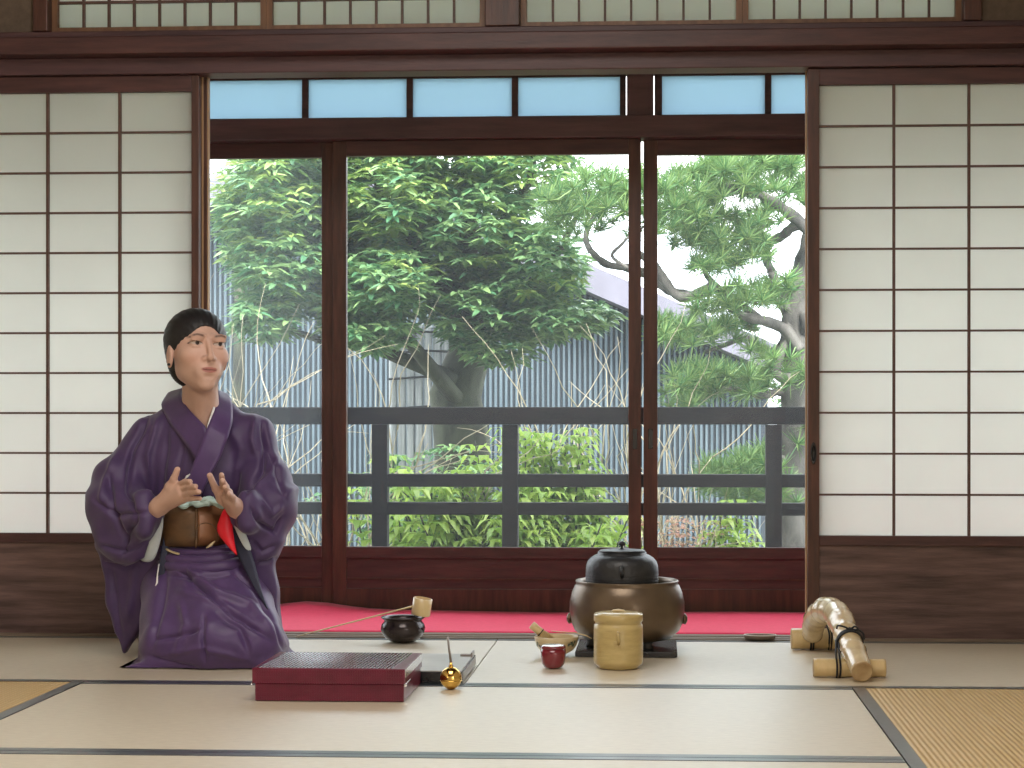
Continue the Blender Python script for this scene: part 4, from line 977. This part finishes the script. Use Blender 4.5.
def skin_col(V):
    L_ = to_head(V); C_ = np.ones((len(V), 3)); x, y, z = L_.T; ax_ = np.abs(x); front = y < -.045
    def blend(w, c):
        w = np.clip(w, 0, 1)[:, None]; C_[:] = C_ * (1 - w) + np.array(c) * w
    inh = (np.abs(z) < .13) & (ax_ < .09) & (np.abs(y) < .14)
    # cheeks, lips, brows, lashes, eyes
    blend(inh * front * np.exp(-(((ax_ - .036) / .02) ** 2 + ((z + .036) / .018) ** 2)) * .35, (1.0, .78, .76))
    lip = inh * (y < -.068) * np.clip((1 - ((x / .0225) ** 2 + ((z + .0675 - 3.5 * x * x) / .0080) ** 2)) * 3, 0, 1); blend(lip * .9, (.62, .34, .36))
    blend(inh * (y < -.068) * (np.abs(z + .0675 - 3.5 * x * x) < .0014) * (ax_ < .019) * .8, (.20, .08, .09))
    zb = .0190 + .0025 * np.clip((ax_ - .014) / .016, 0, 1) - .0035 * np.clip((ax_ - .034) / .014, 0, 1)
    blend(inh * front * np.clip(1.6 - np.abs(z - zb) / .0024, 0, 1) * np.clip((ax_ - .012) / .005, 0, 1) * np.clip((.050 - ax_) / .010, 0, 1) * .85, (.10, .08, .08))
    e = ((ax_ - .030) / .0155) ** 2 + ((z - .0015 - (ax_ - .03) * .06) / .0044) ** 2
    blend(inh * front * np.clip((1 - e) * 5, 0, 1), (.85, 1.10, 1.22))
    ir = ((x - np.sign(x) * .030 - .0015) / .0058) ** 2 + ((z - .0018) / .0056) ** 2
    blend(inh * front * (e < 1) * np.clip((1 - ir) * 4, 0, 1), (.045, .04, .04))
    lash = inh * front * np.clip(1.3 - np.abs(e - 1.12) / .26, 0, 1) * (z > .0010); blend(lash * .97, (.05, .035, .035))
    blend(inh * front * np.clip(1.0 - np.abs(e - 1.12) / .25, 0, 1) * (z <= .0015) * .35, (.35, .25, .24))
    return C_
bd_ = B.mesh('body', 'skin', woman, smooth=2, colfn=skin_col); del B
# ---------------- hair
Hf = Field(HC - .17, HC + .17, .0020)
hell(Hf, (0, .024, .028), (.0785, .0955, .0815), .02)
hell(Hf, (0, .060, -.030), (.058, .046, .062), .03)
hell(Hf, (0, .125, -.005), (.040, .034, .038), .02)
hell(Hf, (0, -.098, -.044), (.0640, .084, .1010), .004, 'cut')
for s in (-1, 1): hell(Hf, (s * .078, -.030, -.078), (.036, .056, .062), .010, 'cut')
for s in (-1, 1): hell(Hf, (s * .082, .002, -.030), (.016, .018, .030), .006, 'cut')
def hair_disp(V, VN):
    L_ = to_head(V); ph = np.arctan2(L_[:, 0], L_[:, 2] + .04); return .0004 * np.sin(ph * 46 + L_[:, 1] * 12)
Hf.mesh('hair', 'hair', woman, smooth=2, dispfn=hair_disp)
m = MB(); e_ = HL(-.0775, -.003, -.045); m.lathe([(.001, -.004), (.0038, -.002), (.0042, 0), (.0038, .002), (.001, .004)], Vector(e_), 12); tag(shift(m.build('earring', 'black'), woman), 'small dark earring')

# ---------------- folds helper: signed profile along picture polylines -> real relief
def fold_disp(lines, base=None):
    def f(V, VN):
        x, y, z = V[:, 0], V[:, 1], V[:, 2] - CAMH; d = -ST * x + CT * y
        U = np.stack([PX + F * (CT * x + ST * y) / d, PY - F * z / d], 1); D = np.zeros(len(V))
        for pl_, amp, wd in lines:
            pl_ = np.array(pl_, float); best = np.full(len(V), 1e9); tb = np.zeros(len(V)); n = len(pl_) - 1
            for i in range(n):
                a, b = pl_[i], pl_[i + 1]; e = b - a; w = U - a; t = np.clip((w @ e) / (e @ e), 0, 1); dd = np.linalg.norm(w - t[:, None] * e, axis=1)
                up = dd < best; best = np.where(up, dd, best); tb = np.where(up, (i + t) / n, tb)
            D += 1.35 * amp * np.exp(-(best / (wd * .72)) ** 2) * np.clip(np.minimum(tb, 1 - tb) * 5 + .15, 0, 1) * (VN[:, 1] < .1)
        if base is not None: D += base(V, VN, U)
        return D
    return f
# ---------------- skirt of the kimono over folded legs
K = Field([-1.68, 4.62, -.012], [-.90, 5.42, .48], .004)
K.cone(W(202, 560, 5.10), W(202, 600, 5.12), .125, .15, .04)
K.cone(W(182, 590, 5.06), W(170, 642, 4.865), .115, .078, .05)
K.cone(W(228, 588, 5.05), W(254, 642, 4.865), .115, .082, .05)
K.cone(W(207, 585, 5.00), W(212, 640, 4.835), .105, .080, .06)
K.cone(W(160, 648, 4.95), W(166, 650, 5.25), .060, .070, .04); K.cone(W(266, 648, 4.95), W(262, 650, 5.25), .060, .070, .04)
K.ell(W(212, 655, 4.90), (.17, .10, .045), .05)
K.poly([tuple(W(a, b, 4.90)[[0, 2]]) for a, b in ((128, 665), (160, 655), (270, 655), (286, 660), (293, 668), (280, 673), (140, 670))], 4.93, .13, .012, .02)
folds_k = [([(170, 556), (195, 585), (235, 615), (272, 640)], -.010, 3.5), ([(176, 560), (215, 590), (250, 603), (280, 640)], .007, 5), ([(232, 570), (255, 590), (268, 615)], -.006, 3),
           ([(166, 570), (160, 610), (150, 650)], -.009, 5), ([(204, 615), (202, 640), (206, 665)], -.008, 3), ([(150, 640), (180, 636), (202, 628)], -.007, 3), ([(215, 612), (240, 628), (250, 655)], -.007, 4),
           ([(168, 575), (200, 577), (235, 574)], -.006, 3), ([(175, 590), (210, 600), (235, 612)], .006, 5), ([(160, 655), (200, 648), (250, 660)], .004, 4), ([(170, 556), (200, 560), (232, 557)], -.005, 2.5),
           ([(146, 655), (170, 662), (200, 668)], -.004, 2), ([(262, 600), (276, 625), (286, 655)], -.007, 3), ([(180, 600), (186, 625), (175, 655)], .006, 5)]
def nois(V, VN, U): return .0018 * np.sin(V[:, 0] * 37 + V[:, 2] * 51 + 2 * np.sin(V[:, 1] * 20)) + .0012 * np.sin(V[:, 0] * 83 - V[:, 2] * 60)
def clampfloor(V): return V[:, 2] > -.05
ks = K.mesh('kimono_skirt', 'plum' if 'plum' in M else 'purple2', woman, smooth=3, dispfn=fold_disp(folds_k, nois)); del K
for v in ks.data.vertices:
    if v.co.z < .003: v.co.z = .003 
# ---------------- upper robe and jacket
J = Field([-1.70, 4.68, -.0], [-.90, 5.36, .82], .004)
J.ell(W(202, 478, 5.12), (.150, .118, .200), .03)
J.cone(W(153, 439, 5.12), W(251, 437, 5.12), .057, .057, .05)
J.cone(W(178, 418, 5.14), W(222, 418, 5.14), .050, .050, .05)
J.cone(W(199, 408, 5.15), W(200, 430, 5.14), .046, .07, .03)
# sleeves: upper arm, elbow, forearm, hanging bag
J.cone(W(149, 442, 5.11), W(119, 482, 5.06), .054, .066, .05); J.cone(W(119, 486, 5.06), W(115, 505, 5.02), .070, .070, .04)
J.cone(W(116, 508, 5.02), W(145, 514, 4.93), .068, .050, .04)
J.poly([tuple(W(a, b, 5.0)[[0, 2]]) for a, b in ((90, 495), (120, 490), (158, 508), (162, 520), (152, 556), (143, 563), (118, 562), (98, 548), (92, 520))], 4.99, .055, .035, .04, slope=(-.35, 0))
J.cone(W(254, 440, 5.11), W(266, 482, 5.06), .054, .062, .05); J.cone(W(266, 486, 5.06), W(270, 502, 5.02), .066, .066, .04)
J.cone(W(268, 507, 5.02), W(248, 514, 4.92), .062, .046, .04)
J.poly([tuple(W(a, b, 5.0)[[0, 2]]) for a, b in ((240, 512), (262, 495), (293, 490), (290, 515), (284, 540), (274, 556), (258, 563), (247, 545))], 4.99, .050, .032, .04, slope=(.35, 0))
# hanging jacket fronts
J.poly([tuple(W(a, b, 5.02)[[0, 2]]) for a, b in ((98, 545), (130, 540), (166, 520), (170, 545), (163, 580), (148, 612), (134, 636), (121, 656), (112, 634), (105, 605), (103, 575))], 5.03, .022, .012, .025, slope=(-.1, -.15))
J.poly([tuple(W(a, b, 5.02)[[0, 2]]) for a, b in ((245, 540), (281, 540), (277, 562), (280, 600), (283, 640), (277, 645), (268, 612), (256, 588), (247, 562))], 5.0, .028, .014, .025, slope=(.1, -.1))
# openings: front cut between the jacket edges, cuffs
J.ell(W(199, 540, 4.96), (.092, .10, .098), .012, 'cut')
J.cone(W(207, 416, 5.0), W(201, 398, 5.03), .010, .046, .010, 'cut')
J.cone(W(199, 392, 5.10), W(199, 360, 5.10), .055, .10, .008, 'cut')
J.cone(W(170, 505, 4.86), W(158, 540, 4.90), .030, .030, .006, 'cut')
J.cone(W(228, 506, 4.86), W(238, 545, 4.90), .028, .020, .006, 'cut')
J.cone(W(142.5, 499, 4.905), W(145, 531, 4.885), .021, .018, .04); J.cone(W(246.5, 498, 4.90), W(247.5, 524, 4.885), .020, .017, .04)
folds_j = [([(150, 412), (132, 450), (128, 490), (135, 520)], -.012, 4), ([(160, 415), (148, 455), (150, 495)], .008, 5), ([(168, 430), (163, 470), (160, 500)], -.006, 4), ([(108, 470), (112, 510), (128, 545)], -.011, 4),
           ([(95, 500), (115, 515), (150, 512)], -.007, 3), ([(100, 545), (125, 552), (150, 540)], -.008, 3), ([(118, 450), (105, 480), (100, 505)], .007, 4), ([(138, 515), (128, 535), (120, 558)], -.008, 3),
           ([(262, 420), (266, 445), (262, 470), (245, 495)], -.013, 3.5), ([(255, 415), (252, 440), (256, 455)], .007, 4), ([(278, 455), (270, 475), (252, 492)], .007, 4), ([(264, 435), (276, 470), (286, 500)], -.006, 3),
           ([(250, 505), (262, 525), (275, 532), (284, 515)], -.011, 3), ([(258, 498), (272, 515), (283, 505)], .007, 4), ([(240, 470), (236, 490), (230, 505)], -.006, 3), ([(252, 540), (262, 552), (276, 545)], -.006, 3),
           ([(110, 565), (116, 600), (122, 645)], -.005, 4), ([(135, 565), (132, 590), (128, 620)], .005, 5), ([(230, 425), (240, 450), (236, 480)], .004, 6), ([(185, 440), (178, 470), (182, 498)], -.005, 4),
           ([(102, 562), (125, 568), (150, 560)], -.007, 2.2), ([(257, 563), (268, 562), (278, 557)], -.006, 2)]
J.mesh('kimono_jacket', 'purple', woman, smooth=3, dispfn=fold_disp(folds_j, nois)); del J

# ---------------- flat cloth pieces laid over what the folds show: sheets with thickness
def sheet(name, mat, rows, th=.003, sub=2, parent=woman):
    """rows: list of rows of (px, py, Y)"""
    nr, nc = len(rows), len(rows[0]); m = MB(); m.add([P(*p) for r_ in rows for p in r_], [(i * nc + j, i * nc + j + 1, (i + 1) * nc + j + 1, (i + 1) * nc + j) for i in range(nr - 1) for j in range(nc - 1)], True)
    o = m.build(name, mat); shift(o, parent)
    if sub: s_ = o.modifiers.new('sub', 'SUBSURF'); s_.levels = sub; s_.render_levels = sub
    s_ = o.modifiers.new('thick', 'SOLIDIFY'); s_.thickness = th; s_.offset = 0; return o
dg = bpy.context.evaluated_depsgraph_get
BV = {}
def front_y(px, py, names=('kimono_jacket', 'body', 'kimono_skirt')):
    """depth of the figure's front surface behind a point"""
    best = None; o0 = Vector((0, 0, CAMH)); d = (P(px, py, 5.0) - o0).normalized()
    for nme in names:
        if nme not in BV:
            ob = next(o for o in woman.children if o.name.split('.')[0] == nme); me = ob.data
            BV[nme] = BVHTree.FromPolygons([v.co[:] for v in me.vertices], [p.vertices[:] for p in me.polygons])
        h = BV[nme].ray_cast(o0, d)
        if h[0] is not None and (best is None or h[0].y < best): best = h[0].y
    return best
def drape(name, mat, rows, off=.006, th=.005, sub=1, names=('kimono_jacket',), dflt=5.0, lim=None):
    R_ = []; last = dflt
    for r_ in rows:
        q = []
        for (a, b) in r_:
            y = front_y(a, b, names); y = last if y is None else y
            if lim: y = min(max(y, lim[0]), lim[1])
            last = y; q.append((a, b, y - off))
        R_.append(q)
    return sheet(name, mat, R_, th, sub)
def lerp_rows(A_, B_, n): return [[(a[0] + (b[0] - a[0]) * k / n, a[1] + (b[1] - a[1]) * k / n) for k in range(n + 1)] for a, b in zip(A_, B_)]
def dense(pl_, n=4):
    out = []
    for i in range(len(pl_) - 1):
        for k in range(n): f = k / n; out.append(tuple(pl_[i][j] + (pl_[i + 1][j] - pl_[i][j]) * f for j in range(len(pl_[i]))))
    return out + [tuple(pl_[-1])]
# collar bands: (inner px,py,Y , outer px,py,Y) from the nape round to the crossing
def band(name, mat, ins, outs, th, n=3, parent=woman):
    ins, outs = dense(ins, 3), dense(outs, 3); rows = []
    for a, b in zip(ins, outs): rows.append([tuple(a[j] + (b[j] - a[j]) * k / n for j in range(3)) for k in range(n + 1)])
    return sheet(name, mat, rows, th, 1, parent)
cw = 5.13
band('white_undercollar', 'collarw', [(199, 388, 5.165), (215, 390, 5.13), (216, 396, 5.08), (212.5, 410, 5.02), (206.5, 428, 4.985)], [(199, 396, 5.17), (219, 396, 5.15), (219.5, 402, 5.095), (216.5, 414, 5.03), (209.5, 431, 4.985)], .004)
band('collar', 'purple2', [(199, 387, 5.18), (184, 388, 5.15), (180.5, 396, 5.09), (190, 411, 5.03), (206, 427, 4.992), (208, 440, 4.98)], [(199, 399, 5.20), (170, 391, 5.17), (161, 405, 5.11), (170, 424, 5.05), (188, 447, 5.0), (197, 462, 4.985)], .007)
band('collar', 'purple2', [(199, 388, 5.18), (217, 390, 5.15), (218, 397, 5.09), (213.5, 413, 5.02), (207, 428, 4.98), (199, 449, 4.967), (191, 470, 4.963), (184, 492, 4.965)],
     [(199, 399, 5.20), (227, 393, 5.17), (232, 404, 5.10), (232.5, 422, 5.04), (228, 438, 4.995), (220, 458, 4.972), (208, 480, 4.963), (199, 500, 4.965)], .007)
# obi: belt around the waist
def oring(name, mat, py0, py1, rx, ry, cx=199, Yc=5.085, a0=-math.pi * 1.02, a1=.02 * math.pi, th=.006, bulge=.004, tilt=0):
    c0 = P(cx, 423, Yc).x; rows = []; n = 28
    for i in range(5):
        u = i / 4; r_ = []
        for k in range(n + 1):
            a = a0 + (a1 - a0) * k / n; b = bulge * math.sin(u * math.pi)
            y = Yc + (ry + b) * math.sin(a); z = ZZ(py0 + (py1 - py0) * u, Yc - ry) + tilt * math.cos(a)
            r_.append((c0 + (rx + b) * math.cos(a), y, z))
        rows.append(r_)
    nc = n + 1; m = MB(); m.add([p for r_ in rows for p in r_], [(i * nc + j, (i + 1) * nc + j, (i + 1) * nc + j + 1, i * nc + j + 1) for i in range(4) for j in range(n)], True); o = m.build(name, mat); shift(o, woman)
    s_ = o.modifiers.new('thick', 'SOLIDIFY'); s_.thickness = th; s_.offset = 0; return o
OY = 5.085; 
oring('obi', 'obi', 507, 548, .118, .150)
ca = lambda px: -math.acos(max(-1, min(1, (P(px, 423, 4.95).x - P(199, 423, OY).x) / .124)))
oring('obi_fold', 'obi2', 507.5, 546.5, .1245, .1565, a0=ca(199), a1=ca(233), th=.003)
m = MB(); q = [P(199 + 7 + 12 * math.cos(t), 536 + 13 * math.sin(t) * 1.0, 4.9205 + .004 * abs(math.cos(t))) for t in [(-2.6 + 3.2 * k / 16) for k in range(17)]]; m.tube(q, .0012, 6); shift(m.build('obi_motif', 'obi'), woman)
m = MB(); m.tube([P(206, 548, 4.917), P(211, 545, 4.917), P(215, 541, 4.919)], [.0012, .0045, .0015], 8); shift(m.build('obi_motif', 'cream'), woman)
m = MB(); m.tube([P(196 + .2 * math.sin(k), 508 + k * 4, 4.9245) for k in range(11)], .0022, 6); shift(m.build('obi_edge', 'obi'), woman)
# obi scarf, mint green, crumpled above the obi
m = MB(); pr_ = []; rr = []
for k in range(25):
    u = k / 24; px_ = 180 + 48 * u; pr_.append(P(px_, 504 + 1.2 * math.sin(u * 17) - 2.5 * math.exp(-((u - .52) / .2) ** 2), 4.935 - .012 * math.sin(math.pi * u))); rr.append(.010 + .003 * math.sin(u * 23) + .005 * math.exp(-((u - .5) / .2) ** 2))
m.tube(pr_, rr, 14, flat=.9); shift(m.build('obi_scarf', 'mint'), woman)
m = MB()
for (a, b, c, d, r_) in ((196, 503, 214, 498, .007), (204, 500, 221, 505, .007), (190, 505, 204, 501, .006)): m.tube([P(a, b, 4.918), P((a + c) / 2, (b + d) / 2 - 1.5, 4.912), P(c, d, 4.918)], [r_ * .5, r_, r_ * .5], 10)
shift(m.build('obi_scarf', 'mint'), woman)
# cord and tucked waist fold under the obi
def rope(name, mat, pl_, r_, flat=1.0, n=10):
    m = MB(); m.tube(rpath([P(*p) for p in pl_], 5), r_, n, flat=flat); return shift(m.build(name, mat), woman)
rope('obi_cord', 'purple2', [(164, 549, 4.99), (175, 551, 4.955), (198, 553, 4.935), (222, 551, 4.95), (234, 549, 4.99)], .0095)
rope('waist_fold', 'purple2', [(164, 557, 4.985), (176, 559, 4.945), (200, 561, 4.93), (224, 558, 4.945), (236, 556, 4.99)], .016)
rope('cord_end', 'cream', [(166, 549, 4.955), (172, 552, 4.938), (179, 554, 4.928)], .003)
rope('waist_fold', 'purple2', [(163, 564, 4.99), (176, 567, 4.94), (200, 569, 4.915), (226, 566, 4.93), (240, 562, 4.98)], .018)
# linings
sheet('sleeve_lining', 'mist', [[(146, 523, 4.955), (154, 520, 4.93), (164, 513, 4.915)], [(144, 538, 4.955), (152, 536, 4.925), (163, 530, 4.925)], [(141, 552, 4.955), (149, 552, 4.92), (159, 547, 4.935)], [(139.5, 560, 4.96), (145, 562, 4.94), (154, 562, 4.945)]], .003)
sheet('sleeve_lining', 'mist', [[(231, 514, 4.90), (237, 512, 4.90)], [(234, 526, 4.905), (242, 524, 4.90)], [(240, 540, 4.905), (248, 540, 4.905)], [(246, 551, 4.91), (253, 551, 4.92)]], .003)
sheet('jacket_lining', 'navy', [[(165, 514, 4.955), (172, 509, 4.965)], [(164, 535, 4.955), (169, 540, 4.96)], [(160, 560, 4.95), (166, 570, 4.945)], [(154, 585, 4.955), (160, 592, 4.95)], [(143, 612, 4.98), (147, 618, 4.98)]], .004)
sheet('jacket_lining', 'navy', [[(226, 510, 4.925), (238, 510, 4.92)], [(229, 530, 4.925), (246, 540, 4.915)], [(236, 552, 4.93), (254, 560, 4.915)], [(249, 578, 4.91), (260, 586, 4.90)], [(262, 600, 4.89), (266, 606, 4.885)], [(270, 614, 4.89), (272, 616, 4.89)]], .004)
rope('jacket_cord', 'collarw', [(158.5, 566, 4.94), (157, 578, 4.925), (157.5, 588, 4.92), (155.5, 593, 4.915)], [.0015] * 4 + [.002] * 4 + [.0045] * 8)if False else None
m = MB(); m.tube([P(159, 564, 4.945), P(157.5, 574, 4.935), P(157, 583, 4.93), P(155.5, 590, 4.925), P(156, 594, 4.925)], [.0016, .0018, .003, .0055, .002], 8); tag(shift(m.build('jacket_tassel', 'white'), woman), 'small white tassel')
m = MB(); m.tube([P(184.5, 479.5, 4.90), P(187, 476.5, 4.90), P(190, 474, 4.905)], [.002, .0055, .002], 8, flat=.6); tag(shift(m.build('jacket_tie', 'white'), woman), 'small white knot of the jacket tie')
# red silk cloth tucked in the obi
rs = thing('silk_cloth', tuple(P(228, 530, 4.92)), 'folded scarlet silk cloth tucked into the side of the brown obi', 'cloth')
R_ = [[(224.5, 508.5, 4.915), (227, 509, 4.905), (230, 510, 4.915)], [(219, 520, 4.905), (225, 522, 4.895), (231.5, 523, 4.91)], [(216, 531, 4.905), (225, 534, 4.89), (233.5, 537, 4.905)], [(224, 541, 4.90), (230, 545, 4.892), (235, 548, 4.90)], [(234, 552, 4.90), (236, 554, 4.896), (237, 556, 4.90)]]
sheet('folded_silk', 'redsilk', R_, .005, 2, rs)
# ================================================================ LIGHT
w = bpy.data.worlds.new('sky'); SC.world = w; w.use_nodes = True; nt = w.node_tree; nt.nodes.clear()
o_ = nt.nodes.new('ShaderNodeOutputWorld'); bg = nt.nodes.new('ShaderNodeBackground'); nt.links.new(bg.outputs[0], o_.inputs[0])
tc = nt.nodes.new('ShaderNodeTexCoord'); mp = nt.nodes.new('ShaderNodeMapping'); mp.inputs['Scale'].default_value = (1, 1, 3); nt.links.new(tc.outputs['Generated'], mp.inputs[0])
nz = nt.nodes.new('ShaderNodeTexNoise'); nz.inputs['Scale'].default_value = 3.0; nz.inputs['Detail'].default_value = 4; nt.links.new(mp.outputs[0], nz.inputs['Vector'])
cr = nt.nodes.new('ShaderNodeValToRGB'); cr.color_ramp.elements[0].position = .35; cr.color_ramp.elements[1].position = .65
cr.color_ramp.elements[0].color = (.80, .90, 1.0, 1); cr.color_ramp.elements[1].color = (1, 1, 1, 1)
nt.links.new(nz.outputs['Fac'], cr.inputs['Fac']); nt.links.new(cr.outputs[0], bg.inputs[0]); bg.inputs[1].default_value = 2.6
def area(name, loc, rot, sx, sy, e, c, portal=False):
    l = bpy.data.lights.new(name, 'AREA'); l.shape = 'RECTANGLE'; l.size = sx; l.size_y = sy; l.energy = e; l.color = c
    if portal: l.cycles.is_portal = True
    o = bpy.data.objects.new(name, l); COL.objects.link(o); o.location = loc; o.rotation_euler = rot; return o
# added fill at the unseen right opening, brightens the room's front
area('side_fill', (XR + 1.09, -.35, 1.22), (math.radians(90), 0, math.radians(90)), 3.0, 1.7, 70, (1, .96, .92))
area('overhead_fill', (-.5, 3.1, 2.5), (0, 0, 0), 1.6, 1.6, 27, (1, .95, .88))  # unseen light from above, added to brighten the tatami
sun = bpy.data.lights.new('hazy_sun', 'SUN'); sun.energy = 5.2; sun.angle = math.radians(22); sun.color = (1, .96, .88)
so = bpy.data.objects.new('hazy_sun', sun); COL.objects.link(so); so.rotation_euler = (math.radians(38), math.radians(18), 0)
vs = SC.view_settings; vs.view_transform = 'Standard'; vs.look = 'None'; vs.exposure = 1.0; vs.gamma = 1; vs.use_curve_mapping = False
SC.cycles.max_bounces = 10; SC.cycles.transparent_max_bounces = 16; SC.cycles.sample_clamp_indirect = 6
